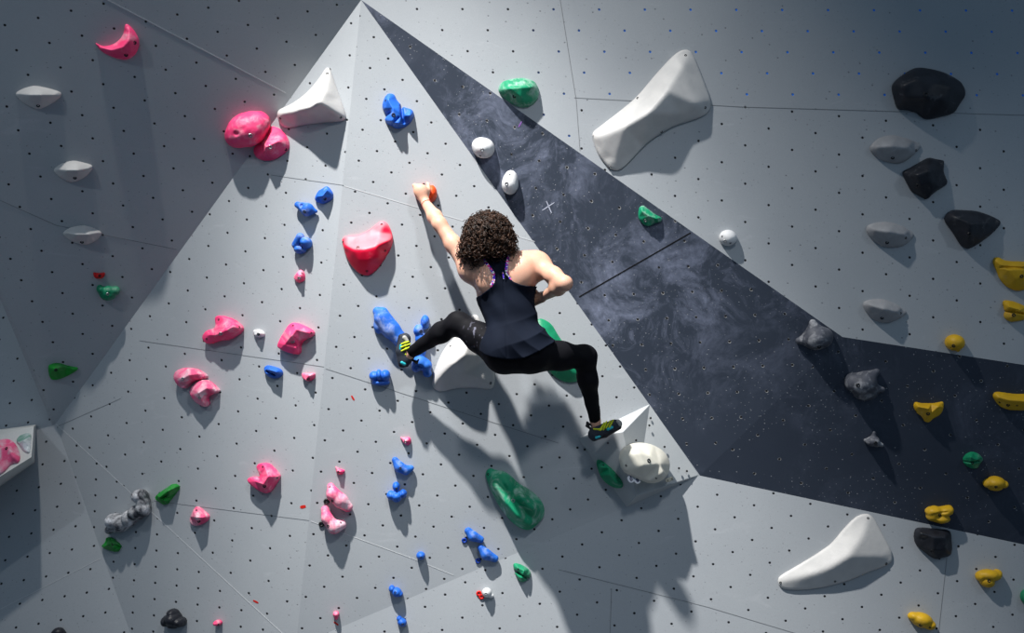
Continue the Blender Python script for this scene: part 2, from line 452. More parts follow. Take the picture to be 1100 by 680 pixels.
seam('LO', [(657, 632), (655, 690)], sd, .003)
seam('LO', [(1017, 600), (1007, 690)], sd, .003)
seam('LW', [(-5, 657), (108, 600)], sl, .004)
# ---------------------------------------------------------------- climbing holds
def frame(key, px, py):
    pl = PL[key]; O = pl.at(px, py); return pl, O
def to_world(pl, O, V):
    return O + V[:, :1]*pl.u + V[:, 1:2]*pl.v + V[:, 2:3]*pl.n
def loc(pl, O, px, py, h):
    """pixel + height in px over the facet -> local (u, v, w) metres"""
    h = h*CURS[0]; s = S(O[1]); q = pl.at(px, py, h*s)-O
    return np.array([q@pl.u, q@pl.v, h*s])
HOLDS = {}
CURS = [1.0]
HS = {'LF': 1.35, 'LF2': 1.3, 'RF': 1.1}
def finish(name, label, cat, group, mat, pl, O, V, Fq, bolts, extra=()):
    W = to_world(pl, O, V)
    root = empty(name, O, label, cat, group)
    bvh = BVHTree.FromPolygons([Vector(w) for w in W], [tuple(f) for f in Fq])
    # triangle winding depends on the frame's handedness
    Fq = np.array(Fq)
    if np.dot(np.cross(pl.u, pl.v), pl.n) < 0: Fq = Fq[:, ::-1]
    b = mesh_np('resin_body', W, Fq, mat); reloc(b, root)
    for q in bolts:
        px, py, r, m = (tuple(q)+(M['bolt'],))[:4] if len(q) < 4 else q
        d = ray(px, py); dn = d/np.linalg.norm(d)
        hit = bvh.ray_cast(Vector(CAM), Vector(dn))
        if hit[0] is None: continue
        s = S(O[1]); nn = (np.array(hit[1])*(1 if np.dot(hit[1], pl.n) > 0 else -1)); nn = nn*.4+pl.n*.6; nn /= np.linalg.norm(nn)
        reloc(bolt_mesh(np.array(hit[0]), nn, r*s, m), root)
    for e in extra: reloc(e, root)
    HOLDS[label] = root
    return root
def bolt_mesh(p, n, r, mat, name='bolt'):
    """socket-head bolt: rim, chamfer and a six-sided recess"""
    t = np.cross(n, [0, 0, 1.]); t /= np.linalg.norm(t); b = np.cross(n, t)
    bm = bmesh.new(); N = 12; rings = []
    for (rr, h, k) in ((1.0, -.5, N), (1.0, .12, N), (.82, .3, N), (.58, .3, N), (.48, .22, N), (.44, -.3, N)):
        rg = []
        for i in range(N):
            a = 2*math.pi*i/N; q = rr*(1-.08*(i % 2 if rr < .5 else 0))
            rg.append(bm.verts.new(p+(t*math.cos(a)+b*math.sin(a))*r*q+n*r*h))
        rings.append(rg)
    for r0, r1 in zip(rings[:-1], rings[1:]):
        for i in range(N): bm.faces.new((r0[i], r0[(i+1) % N], r1[(i+1) % N], r1[i]))
    bm.faces.new(rings[-1]); bm.faces.new(rings[0][::-1])
    return fill(name, bm, mat, None, False)
def ring_mesh(pl, c, r, rr, mat, name):
    """flat eyelet washer lying against the wall"""
    bm = bmesh.new(); N, K = 20, 8; R = []
    for i in range(N):
        a = 2*math.pi*i/N; d = pl.u*math.cos(a)+pl.v*math.sin(a); rg = []
        for j in range(K):
            g = 2*math.pi*j/K
            rg.append(bm.verts.new(c+d*(r+rr*math.cos(g))+pl.n*(rr*math.sin(g)+rr*.9)))
        R.append(rg)
    for i in range(N):
        for j in range(K): bm.faces.new((R[i][j], R[(i+1) % N][j], R[(i+1) % N][(j+1) % K], R[i][(j+1) % K]))
    return fill(name, bm, mat, None, True)
def blob(name, label, key, mat, prims, bolts=(), group=None, k=3.0, res=None, rough=.6, seed=0, cat='climbing hold', clip=0, extra=()):
    """lumpy cast hold: smooth union of ellipsoids / capsules (px units over the facet), flat back on the wall"""
    CURS[0] = HS.get(key, 1.0); c = prims[0]; pl, O = frame(key, c[1], c[2]); s = S(O[1])
    L = []; lo = np.array([9., 9, 0]); hi = np.array([-9., -9, 0])
    for q in prims:
        if q[0].endswith('e'):
            _, px, py, h, ru, rv, rw, ang = q; p = loc(pl, O, px, py, h); r = np.array([ru, rv, rw*CURS[0]])*s
            L.append((q[0], p, r, math.radians(ang)));
            if q[0] == 'e': lo = np.minimum(lo, p-r.max()); hi = np.maximum(hi, p+r.max())
        else:
            _, x1, y1, h1, r1, x2, y2, h2, r2 = q; a = loc(pl, O, x1, y1, h1); b = loc(pl, O, x2, y2, h2)
            L.append((q[0], a, b, r1*s, r2*s)); m = max(r1, r2)*s
            if q[0] == 'c': lo = np.minimum(lo, np.minimum(a, b)-m); hi = np.maximum(hi, np.maximum(a, b)+m)
    lo[2] = -.012; size = (hi-lo).max(); h = res or max(.0022, min(.007, size/56))
    G = Grid(lo-3*h, hi+3*h, h); kk = k*s
    for q in L:
        op = 'sub' if q[0][0] == '-' else 'min'
        if q[0].endswith('e'):
            ca, sa = math.cos(q[3]), math.sin(q[3])
            G.ell(q[1], q[2], [[ca, sa, 0], [-sa, ca, 0], [0, 0, 1]], kk if op == 'min' else kk*.6, op)
        else: G.cap(q[1], q[2], q[3], q[4], kk if op == 'min' else kk*.6, op)
    ax = [G.lo[i]+h*np.arange(G.d.shape[i]) for i in range(3)]; X, Y, Z = np.meshgrid(*ax, indexing='ij', sparse=True)
    f = 6.0/size
    G.d = G.d+vnoise(X*f, Y*f, Z*f, seed)*size*.012*rough+vnoise(X*f*2.5, Y*f*2.5, Z*f*2.5, seed+9)*size*.005*rough
    G.d = smax(G.d, -(Z+.001)+0*X+0*Y, .0)
    V, Fq = G.mesh()
    return finish(name, label, cat, group, mat, pl, O, V, Fq, bolts, extra)
def pad(name, label, key, mat, outline, pts, bolts=(), group=None, lip=3.0, creases=(), rnd=2.5, blur=2, res=None, rough=.15, seed=0, cat='climbing hold', sharp=0, cuts=(), extra=(), ch=2):
    """hold given by its outline on the wall and the heights of its crown; heights run linearly between given points
    (creases keep a sharp crest) and every rim is rounded"""
    CURS[0] = HS.get(key, 1.0); oc = np.mean(np.array(outline), 0); pl, O = frame(key, *oc); s = S(O[1])
    # the outline is the hold's silhouette: place it at half its lip height
    o2 = chaikin([loc(pl, O, x, y, lip*.4)[:2] for x, y in outline], ch) if ch else np.array([loc(pl, O, x, y, lip*.4)[:2] for x, y in outline])
    inner = [loc(pl, O, x, y, h) for x, y, h in pts]
    n = len(o2)
    P2 = [Vector(p) for p in o2]+[Vector(p[:2]) for p in inner]
    Hh = [lip*s*CURS[0]]*n+[p[2] for p in inner]
    E = [(i, (i+1) % n) for i in range(n)]
    for c in creases:
        for a, b in zip(c[:-1], c[1:]): E.append((n+a, n+b))
    vo, eo, fo, ov, oe, of = delaunay_2d_cdt(P2, E, [], 1, 1e-6)
    lo2 = o2.min(0); hi2 = o2.max(0); size = (hi2-lo2).max(); h = res or max(.0022, min(.0075, size/60))
    Hmax = max(Hh)
    G = Grid([lo2[0]-4*h, lo2[1]-4*h, -.012-3*h], [hi2[0]+4*h, hi2[1]+4*h, Hmax+5*h], h)
    ax = [G.lo[i]+h*np.arange(G.d.shape[i]) for i in range(3)]
    X, Y = np.meshgrid(ax[0], ax[1], indexing='ij')
    H = np.full(X.shape, lip*s*CURS[0])
    hv = []
    for i, src in enumerate(ov):
        hv.append(np.mean([Hh[j] for j in src]) if len(src) else lip*s*CURS[0])
    for f in fo:
        a, b, c = [np.array(vo[i]) for i in f]; det = (b[0]-a[0])*(c[1]-a[1])-(c[0]-a[0])*(b[1]-a[1])
        if abs(det) < 1e-12: continue
        w1 = ((X-a[0])*(c[1]-a[1])-(c[0]-a[0])*(Y-a[1]))/det; w2 = ((b[0]-a[0])*(Y-a[1])-(X-a[0])*(b[1]-a[1]))/det
        m = (w1 >= -1e-6) & (w2 >= -1e-6) & (w1+w2 <= 1+1e-6)
        H[m] = (hv[f[0]]+w1*(hv[f[1]]-hv[f[0]])+w2*(hv[f[2]]-hv[f[0]]))[m]
    for _ in range(blur):
        Hp = np.pad(H, 1, mode='edge'); H = (Hp[:-2, 1:-1]+Hp[2:, 1:-1]+Hp[1:-1, :-2]+Hp[1:-1, 2:]+2*H)/6
    for (x1, y1, x2, y2, wd, dp) in cuts:    # grooves pressed into the crown
        a = loc(pl, O, x1, y1, 8)[:2]; b = loc(pl, O, x2, y2, 8)[:2]; e = b-a
        t = np.clip(((X-a[0])*e[0]+(Y-a[1])*e[1])/(e@e), 0, 1); dd = np.hypot(X-a[0]-t*e[0], Y-a[1]-t*e[1])
        H = H-dp*s*np.exp(-(dd/(wd*s))**2)
    p = poly_sdf(o2, X, Y)[:, :, None]; Z = ax[2][None, None, :]
    gx, gy = np.gradient(H, h); sl = np.sqrt(1+gx**2+gy**2)[:, :, None]
    f = 5.0/size
    d = smax(p, (Z-H[:, :, None])/np.minimum(sl, 2.5), rnd*s)
    d = d+vnoise(X[:, :, None]*f, Y[:, :, None]*f, Z*f, seed)*size*.010*rough
    G.d = smax(d, -(Z+.001), 0)
    V, Fq = G.mesh()
    return finish(name, label, cat, group, mat, pl, O, V, Fq, bolts, extra)
def washers(key, lst, mat, name='washer'):
    pl = PL[key]; out = []
    for (x, y, r) in lst:
        c = pl.at(x, y); s = S(c[1]); out.append(ring_mesh(pl, c, r*s*.68, r*s*.34, mat, name))
    return out
BB = M['black_bolt']
NH = 'climbing_hold'
# ---- left overhang
pad(NH, 'pink crescent hold high on the dark upper left panel', 'LD', M['pink'],
    [(101, 45), (109, 49.5), (116, 49.5), (124, 46.5), (130, 41), (133.5, 34), (134, 26), (138, 26), (145, 33.5), (149.5, 42), (150, 50), (145, 60), (136, 65), (124, 63), (109, 56)],
    [(110, 51, 7), (120, 54, 12), (131, 51, 17), (138, 43, 15), (139, 34, 8), (141, 55, 14)], [(144.5, 46, 2.2, BB), (135.5, 59, 2.2, BB)], creases=[(0, 1, 2, 3, 4)], seed=1)
for i, (o_, p_, lab, bl) in enumerate([
    ([(14.5, 101), (24, 95), (37, 91.5), (50, 94), (66.5, 99), (66, 104), (54, 113), (41, 118.5), (26, 112)], [(20, 101, 6), (32, 102, 15), (44, 102, 17), (58, 102, 9)], 'grey almond-shaped ledge hold below the pink crescent, topmost of three at left', (41, 113.5)),
    ([(55.8, 182.6), (66, 175), (79.5, 172), (92, 175), (100, 177.5), (99, 183), (90, 192), (76, 197), (64, 191)], [(62, 182, 6), (72, 183, 14), (84, 183, 15), (95, 181, 7)], 'grey almond-shaped ledge hold, middle one of the three at left', (80.5, 191)),
    ([(65, 250.4), (76, 244), (88, 241.5), (100, 244), (111, 249.8), (104, 259), (91, 264), (77, 260)], [(72, 250, 6), (82, 252, 13), (95, 252, 14), (105, 250, 6)], 'grey almond-shaped ledge hold above the small red hold, lowest of the three at left', (88, 260))]):
    pad(NH, lab, 'LD', M['white'], o_, p_, [bl+(2, BB)], group='almond-shaped ledge holds down the left panel', creases=[(0, 1, 2, 3)], lip=2, seed=20+i)
pad(NH, 'small bright red hold under the lowest grey ledge on the dark left panel', 'LD', M['red'],
    [(100, 292.5), (104, 293.5), (109, 293.5), (113, 292.5), (112.5, 297), (109.5, 299.5), (103, 299.5), (100.5, 297)], [(106.5, 296, 7)], [(107, 296.5, 1.5, BB)], lip=3)
blob(NH, 'small dark green lumpy hold just beneath the small red hold', 'LD', M['green'],
     [('e', 116, 315, 3, 9, 8, 7, 0), ('e', 108, 311, 3, 4, 5, 6, 20), ('e', 124.5, 312, 3, 4.5, 4.5, 6, 0), ('-e', 117, 316, 12, 4, 3, 3, 0)], [(115.5, 316, 1.8)], seed=2, k=2)
pad(NH, 'dark green wedge hold at the lower tip of the dark left panel', 'LD', M['bright_green'],
    [(51, 393), (57, 390.5), (64, 390), (74, 393.5), (84.5, 395), (83, 398), (71, 405), (60, 408.5), (53.5, 407.5)], [(59, 397, 11), (70, 396, 11), (79, 396.5, 5)], [(60, 397.5, 1.8, BB)], creases=[(0, 1, 2)], seed=4)
# ---- left lit face
blob(NH, 'large pink rounded hold straddling the edge left of the white fin', 'LD', M['pink'],
     [('e', 266, 139, 4, 22, 18, 22, 16), ('e', 277, 131, 4, 13, 11, 16, 20), ('e', 254, 147, 3, 12, 11, 14, 16), ('-e', 260, 138, 27, 6, 3, 4, 30), ('-e', 253, 144, 21, 3, 2, 3, 10)],
     [(269, 145.5, 2.3)], seed=5, rough=1, k=5)
pad(NH, 'pink hold with a sharp crest, tucked under the large pink rounded hold', 'LF', M['pink'],
    [(291, 134.5), (302, 138.5), (310, 149), (311, 160), (299, 170), (286, 173.5), (275, 170), (271.5, 160), (281, 152), (288, 144)],
    [(290, 145, 10), (286, 158, 18), (283, 165, 9), (299, 152, 13), (302, 160, 12)], [(290, 158, 2.3), (307, 160.5, 1.6, BB)], creases=[(0, 1)], seed=6)
pad('fin_hold', 'big smooth white fin hold with a concave top near the peak of the wall', 'LF', M['white'],
    [(297, 119), (312.4, 112.5), (328.8, 101), (343, 84.7), (350.4, 72.2), (354.5, 73), (361.8, 95), (372.3, 124), (370, 130.5), (345, 132), (324, 134.5), (307.5, 138.5), (300, 132.5)],
    [(299, 122, 9), (318.5, 118.7, 17), (333, 115.5, 25), (342, 109.4, 30), (348.4, 97, 20), (352.5, 76, 5), (356, 118, 17), (369, 128, 4), (303, 134, 5), (330, 106, 9), (343, 94, 8), (316, 114, 7)],
    [(301, 127, 1.4, BB), (351.5, 79, 1.4, BB), (366, 126, 1.4, BB)], creases=[(0, 1, 2, 3, 4, 5), (3, 6, 7)], lip=2.5, rough=0, blur=6)
pad(NH, 'blue hold with a ridged ledge, topmost of the three blues above the crimson one', 'LF', M['blue'],
    [(338, 213), (342, 205), (346, 203), (351, 199.5), (354, 202), (358, 207.6), (357, 214.5), (348, 219.3), (339.7, 217)], [(341, 211, 6), (346, 210.5, 10), (356, 209, 8), (351, 204, 8), (347, 206, 5)], [(349, 213.5, 1.8, BB)], creases=[(0, 1, 2)], seed=7)
blob(NH, 'blue hold with a pointed right end, lower left of the upper blue pair', 'LF', M['blue_chalk'],
     [('c', 320, 220, 4, 3.6, 330, 225, 5, 7), ('c', 330, 225, 5, 6.5, 339, 227, 3, 2), ('-e', 323, 220, 9, 2, 3, 3, 0)], [(327, 227.5, 1.8, BB)], seed=8, k=2)
blob(NH, 'blue hold with a slanted chalky bar, above the small crimson hold', 'LF', M['blue_chalk'],
     [('c', 317.5, 263, 5, 4.2, 322.5, 254.5, 7, 4.4), ('e', 329, 261, 4, 5.5, 6, 8, 20), ('e', 322.5, 268, 3, 6.5, 4.5, 6, 0)], [(323.5, 265, 1.6, BB)], seed=9, k=1.2)
pad(NH, 'tiny crimson half-round hold under the three upper blue holds', 'LF', M['pink'],
    [(315, 298.5), (319, 293), (323, 289), (326.5, 292), (327.8, 298), (326, 302.5), (320, 304)], [(321.5, 297, 8)], [(321.3, 298.5, 1.8), (324, 293.5, 1.2, BB)], seed=10)
pad(NH, 'pink L-shaped plate hold on the left, above the white button hold', 'LF', M['pink'],
    [(219, 361), (223.5, 355), (232, 353), (233.5, 349), (232.3, 341), (237.4, 338.4), (250.7, 342.4), (261.3, 351), (259.5, 357), (247, 365), (235.4, 366), (225, 370), (219.8, 366)],
    [(224, 360, 10), (232, 360, 13), (243, 355, 15), (250, 351, 14), (240, 345, 9), (256, 354, 11)], [(237, 358.5, 2), (235, 343.5, 1.2, BB), (256.8, 351.5, 1.2, BB), (222, 364, 1.2, BB)], seed=11, lip=7, ch=1, blur=1, rnd=2)
pad(NH, 'small white chip hold between the two large pink plates at left', 'LF', M['white_resin'],
    [(272, 354.5), (279.4, 353.2), (284.8, 358), (283, 362.3), (276, 363), (272.7, 359)], [(278, 358, 7)], [(277.5, 359, 1.7, BB)], seed=12)
pad(NH, 'pink boomerang plate hold right of the small white chip', 'LF', M['pink'],
    [(299, 371), (305, 359), (312, 348.5), (317.7, 346), (328, 350), (337.8, 356), (336.5, 361), (328, 364.5), (322.5, 369.5), (323, 378), (319.6, 381.3), (309, 378.5), (301, 374.5)],
    [(306, 370, 11), (313, 361, 15), (318, 354, 13), (329, 357, 10), (317, 373, 11)], [(314.5, 367, 2), (314.8, 350, 1.2, BB), (334, 357.5, 1.2, BB)], seed=13, lip=7, ch=1, blur=1, rnd=2)
pad(NH, 'chalky pink arched hold lying on top of another, leftmost of the big pinks', 'LF', M['pink_chalk'],
    [(188, 405), (191, 398), (201, 394.4), (213, 396.5), (222.5, 403), (221.5, 406.5), (211, 409), (204, 413), (199, 418.3), (191.5, 413)], [(196, 407, 13), (203, 403, 14), (213, 402, 9)], [(196.3, 407, 1.8)], seed=14, lip=7, ch=1, blur=1, rnd=2)
pad(NH, 'chalky pink hooked hold tucked below the arched pink one', 'LF', M['pink_chalk'],
    [(213, 411), (221, 407), (229, 412.5), (235.7, 419), (234.5, 421.5), (225, 424.5), (223, 428), (224.7, 434.5), (221, 437.8), (211, 431.5), (205, 422.5), (207, 416)], [(214, 422, 13), (222, 417, 12), (217, 430, 10)], [(214.5, 427.3, 1.8)], seed=15, lip=7, ch=1, blur=1, rnd=2)
pad(NH, 'small blue fist-like hold below the white chip', 'LF', M['blue'],
    [(283.5, 395), (287, 392), (294, 393.5), (302.4, 396.5), (304.3, 401.7), (300, 406), (293, 407), (285, 402.5)], [(289, 397, 9), (297, 399.5, 10)], [(293, 402.5, 1.7, BB)], seed=16, cuts=[(285, 399, 293, 403, 1.2, 4)])
pad(NH, 'small pink half-moon hold right of the small blue fist-like hold', 'LF', M['pink'],
    [(324.2, 400.3), (331, 401.3), (338.5, 400.3), (338, 406.5), (331.5, 410.3), (325.3, 407)], [(331, 404, 9)], [(331, 407, 1.7, BB)], seed=17, lip=4)
blob(NH, 'knobbly grey and black caterpillar hold at lower left', 'LF2', M['black_chalk'],
     [('e', 122.5, 560, 7, 9, 8.5, 10, 20), ('e', 118, 569, 4, 4.5, 5, 6, 0), ('e', 131, 562, 6, 7.5, 9, 10, 0), ('e', 139, 557, 6, 6, 9, 10, 10), ('e', 147, 551, 7, 8.5, 8.5, 11, 0), ('e', 154, 546, 6, 7, 9, 10, 10), ('e', 150.5, 533, 7, 8, 7.5, 10, 0), ('e', 154, 539, 6, 6.5, 7, 9, 0), ('e', 125, 568, 4, 5, 4, 5, 0)], [], seed=18, k=.8, rough=.8)
pad(NH, 'bright green slanted wedge hold beside the grey and black caterpillar hold', 'LF', M['bright_green'],
    [(167, 533), (177, 525.5), (187.4, 518.6), (194.2, 523.2), (187, 532.5), (178.5, 543.6), (168.5, 537.5)], [(171, 534.5, 10), (180, 528, 12), (190, 521.5, 8), (178, 539, 8)], [(178, 533, 1.7, BB)], creases=[(0, 1, 2)], ch=1, rnd=1.2, blur=1, cuts=[(173, 536, 190, 523.5, .9, 3)])
pad(NH, 'dark green notched wedge hold under the caterpillar hold', 'LF2', M['bright_green'],
    [(108.8, 587), (114, 582), (114.6, 577), (121, 577.5), (130.5, 586), (129, 590), (126, 593.2), (117, 591)], [(117, 585, 10), (123, 585, 9), (112, 587, 6)], [(120, 585, 1.5, BB)], ch=1, rnd=1.2, blur=1, cuts=[(115, 580, 125, 590, 1, 3)])
pad(NH, 'whitish pink shield hold right of the green wedge', 'LF', M['pink_chalk'],
    [(203.4, 560), (206, 552), (209.5, 544.5), (213.5, 543.8), (220, 549), (225.6, 554), (223.5, 559.5), (216.5, 563.8), (208, 565.5)], [(211, 556, 12), (218, 556, 10)], [(213.5, 560, 1.8, BB), (211, 548.5, 1.2, BB)], seed=19)
pad(NH, 'pink notched hold on the left face, low centre, near the red sticker', 'LF', M['pink'],
    [(266.5, 515.8), (269.7, 512.2), (276, 512), (281, 513), (280, 508), (276.8, 502), (278.6, 498), (284, 497), (289.5, 498.2), (295, 504), (300.8, 510.7), (299.5, 515), (290.7, 528.8), (286, 530), (274.6, 523.9)],
    [(274, 517, 9), (283, 520, 15), (288, 512, 15), (285, 503, 10), (295, 511, 12), (288, 524, 11)], [(284, 522.3, 1.9, BB), (282.5, 501.5, 1.2, BB), (297.5, 513.3, 1.2, BB)], seed=21, lip=7, ch=1, blur=1, rnd=2)
blob(NH, 'black lumpy hold near the bottom left, beside a tiny pink nub', 'LF2', M['black'],
     [('e', 187, 665, 3, 9, 8, 11, 0), ('e', 180, 667, 3, 5.5, 6, 9, 0), ('e', 186, 658.5, 3, 6, 4.5, 8, 0), ('e', 194, 668, 3, 6, 5.5, 9, 0), ('e', 186, 671.5, 3, 6, 4, 7, 0)], [], seed=22, k=.7, rough=.9)
blob(NH, 'black hold cut by the bottom edge, lower left corner', 'LW', M['black'], [('e', 63, 680, 3, 7, 6, 8, 0), ('e', 59, 681, 3, 4, 4, 6, 0), ('e', 67, 681, 3, 4, 4, 6, 0)], [], seed=23, k=1)
blob(NH, 'tiny pink nub right of the black lumpy hold at the bottom', 'LF2', M['pink'], [('e', 234.3, 669, 2, 4.2, 3, 7, 0)], [(234.3, 671, 1.2, BB)], seed=24, res=.0018)
# ---- left volume with two holds
# ---- centre face
pad(NH, 'blue hold with three folds near the top of the centre face', 'RF', M['blue'],
    [(410.5, 112), (413, 104), (417.5, 100), (423.7, 101), (427, 108.8), (434, 115.5), (443, 117.5), (445.5, 124), (442, 131), (435, 137), (424.7, 139), (414.4, 132), (413, 127), (414.5, 122.5), (411, 118)],
    [(417, 107, 12), (422, 116, 14), (421, 130, 15), (428, 133, 14), (434, 124, 9), (440, 124, 13), (414, 116, 8)], [(422.6, 123.6, 2.2, BB), (414.5, 108, 1.3, BB)], seed=30, rough=.5, cuts=[(431, 113, 433, 131, 1.6, 6), (413, 124, 419, 121, 1.4, 5), (420, 136, 428, 127, 1.1, 4)])
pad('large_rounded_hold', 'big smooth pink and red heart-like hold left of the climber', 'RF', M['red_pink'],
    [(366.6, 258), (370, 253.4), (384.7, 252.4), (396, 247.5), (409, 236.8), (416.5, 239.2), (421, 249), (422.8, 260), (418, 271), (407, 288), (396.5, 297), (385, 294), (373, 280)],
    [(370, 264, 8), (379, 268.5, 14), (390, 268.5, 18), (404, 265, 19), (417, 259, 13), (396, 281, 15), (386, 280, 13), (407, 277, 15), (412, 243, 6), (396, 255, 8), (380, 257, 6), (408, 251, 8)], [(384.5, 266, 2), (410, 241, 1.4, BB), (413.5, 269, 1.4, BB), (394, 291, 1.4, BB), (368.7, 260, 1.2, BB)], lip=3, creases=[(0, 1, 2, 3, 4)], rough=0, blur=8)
blob(NH, 'long chalky blue hold under the climber\'s raised left foot', 'RF', M['blue_chalk'],
     [('c', 411, 342, 5, 9.5, 420, 354, 6, 9.5), ('c', 420, 354, 6, 9, 431, 366, 6, 7.5), ('e', 405, 334.5, 3, 4.6, 5, 6, 0), ('e', 405.5, 352, 2, 4, 7, 6, 20), ('e', 411, 334, 3, 5, 4, 7, 0), ('c', 431, 366, 6, 7, 434, 376, 5, 6)], [(400.5, 332.8, 1.6, BB)], seed=31, k=3)
blob(NH, 'lumpy upright blue hold behind the climber\'s left shin', 'RF', M['blue_chalk'],
     [('e', 456.5, 346, 5, 4.6, 7.5, 8, 0), ('e', 449.5, 355, 5, 5.2, 6.5, 7, 0), ('e', 452, 364, 4, 6, 8, 7, -10), ('e', 452, 377, 4, 6, 9, 7, 0), ('e', 452, 390, 5, 9, 8, 9, 0), ('e', 447, 395, 5, 5, 5, 7, 0), ('e', 458, 393, 5, 6.5, 7, 9, 0), ('e', 459, 401, 4, 5, 4.5, 7, -20), ('-e', 451, 394, 14, 5, 1.6, 4, -20), ('-e', 456, 398.5, 14, 5, 1.4, 3, -15)], [(452, 356, 1.7, BB)], seed=32, k=1.6, rough=.8)
blob(NH, 'blue ridged hold below the raised left foot', 'RF', M['blue'],
     [('e', 402, 404, 4, 5.2, 5.5, 7, 0), ('e', 407.5, 403, 5, 3.5, 6.5, 9, 8), ('e', 414, 403.5, 5, 5.4, 6.5, 9, 0), ('e', 409, 411, 3, 10, 3.2, 7, 0)], [(408, 409, 1.7, BB)], seed=33, k=1.2, rough=.8)
pad('fin_hold', 'white concave fin hold half hidden behind the climber\'s thigh', 'RF', M['white'],
    [(463.4, 412), (466.5, 397), (476, 375.5), (491, 359), (501, 345), (509, 337), (515, 340), (520, 360), (531, 398), (532, 411), (528.5, 419), (513, 416.8), (497, 416.5), (484, 418.5), (471.5, 421.5), (466, 417.5)],
    [(466, 412.5, 6), (475, 401, 17), (486, 391, 26), (497, 382, 31), (503, 366, 22), (509, 345, 7), (500, 400, 16), (514, 405, 12), (526, 414, 5), (488, 372, 9), (474, 387, 8)],
    [(527, 411.5, 1.4, BB), (484, 372, 1.2, BB)], creases=[(0, 1, 2, 3, 4, 5), (3, 6)], lip=2.5, rough=0, blur=6)
pad('large_rounded_hold', 'big green hold mostly hidden behind the climber\'s hips', 'RF', M['green'],
    [(570, 352), (575, 344), (582, 341.5), (593, 348), (600, 361), (612, 376), (623, 389), (628, 401), (622.5, 410), (608, 411.5), (594, 404), (582, 388), (573, 370)],
    [(582, 356, 10), (592, 372, 13), (606, 390, 14), (616, 401, 10)], [], lip=3, rough=.1, seed=34, blur=4)
pad('large_rounded_hold', 'largest green hold, oval with a groove, low centre', 'RF', M['green_chalk'],
    [(520.8, 511), (523, 504.5), (527, 502.3), (532, 505), (541, 505.5), (549, 511), (556, 518.5), (566, 524), (574, 530), (582, 538), (585, 546), (584.5, 555), (578, 562.5), (570, 569.5), (562, 569), (551, 562.5), (540, 550), (529, 532)],
    [(528, 512, 10), (534, 524, 19), (544, 541, 24), (556, 555, 25), (566, 563, 18), (545, 521, 20), (560, 534, 27), (573, 546, 24), (535, 511, 9), (551, 536, 17), (565, 551, 14), (577, 560, 8)],
    [(551, 538, 2.2), (524.5, 509.5, 1.3, BB)], creases=[(8, 9, 10, 11)], lip=4, blur=6, rough=.15, seed=35)
blob(NH, 'small blue banana-shaped hold, upper of the two blue holds below the small pink chip', 'RF', M['blue_chalk'],
     [('c', 424.5, 494.5, 4, 3.6, 429, 501.5, 5, 5.5), ('c', 429, 501.5, 5, 5.5, 436, 505, 5, 5), ('c', 436, 505, 4, 5, 441.5, 503, 4, 3.3)], [(430, 503, 1.4, BB)], seed=36, k=1.5)
blob(NH, 'blue star-like lumpy hold just under the banana-shaped one', 'RF', M['blue'],
     [('e', 425.5, 522.5, 4, 4, 5, 7, 0), ('e', 420, 532, 4, 4.6, 5, 8, 0), ('e', 426, 533, 5, 6, 6.5, 9, 0), ('e', 433, 530, 4, 4, 4.5, 7, 0), ('-e', 426, 529, 12, 2, 2, 3, 0)], [(426, 525, 1.4, BB)], seed=37, k=1.2, rough=.8)
pad(NH, 'tiny pink chip hold above the two low blue holds in the centre', 'RF', M['pink'],
    [(429.2, 469), (434, 470.5), (440.5, 469), (442.3, 475), (438.5, 479.3), (433, 476)], [(437, 473.5, 7)], [(435.5, 474.3, 1.6)], seed=38)
pad(NH, 'tiny pink crescent hold above the pink banana pair', 'RF', M['pink'],
    [(359.8, 500), (363.6, 503.3), (371.5, 505), (368, 510.2), (361.5, 509)], [(365, 506.5, 7)], [(363.5, 507, 1.4, BB)], seed=39)
blob(NH, 'pink and white banana hold, upper of the pair with black washers', 'RF', M['pink_chalk'],
     [('c', 355.5, 523, 4, 4.3, 358, 531, 7, 7), ('c', 358, 531, 7, 7, 366, 538, 7, 7.5), ('c', 366, 538, 7, 7.5, 373.5, 544.5, 5, 5.6)], [(357, 538, 1.7, BB), (354.5, 523.5, 1.2, BB)], seed=40, k=3,
     extra=washers('RF', [(350.8, 538.6, 3.2)], M['plastic_black']))
blob(NH, 'pink and white hooked hold, lower of the pair with black washers', 'RF', M['pink_chalk'],
     [('c', 349, 547.5, 4, 4.3, 351.5, 557, 7, 5.6), ('c', 351.5, 557, 7, 5.8, 359, 566, 7, 7), ('c', 359, 566, 7, 7, 367, 563.5, 5, 5.4)], [(352.5, 565, 1.7, BB), (366, 561.5, 1.2, BB)], seed=41, k=3,
     extra=washers('RF', [(345.4, 563, 3.0)], M['plastic_black']))
blob(NH, 'small blue hooked hold with a blue washer, upper of the low centre pair', 'RF', M['blue_chalk'],
     [('c', 503, 570.5, 4, 4, 508, 576, 5, 5.4), ('c', 508, 576, 5, 5.4, 516, 579.5, 4, 4)], [], seed=42, k=1.5, extra=washers('RF', [(498.8, 580.5, 3)], M['plastic_blue']))
blob(NH, 'small blue hooked hold with a blue washer, lower of the low centre pair', 'RF', M['blue_chalk'],
     [('c', 516.5, 588.5, 4, 3.6, 522, 595.5, 5, 5.8), ('c', 522, 595.5, 5, 5.8, 531.5, 600, 4, 4)], [], seed=43, k=1.5, extra=washers('RF', [(513.6, 602.3, 3)], M['plastic_blue']))
blob(NH, 'tiny blue cube-like knob left of the blue pair with washers', 'RF', M['blue'], [('e', 452, 596.8, 3, 4.8, 4.3, 6.5, 0)], [(452, 599, 1.1, BB)], seed=44, res=.0018)
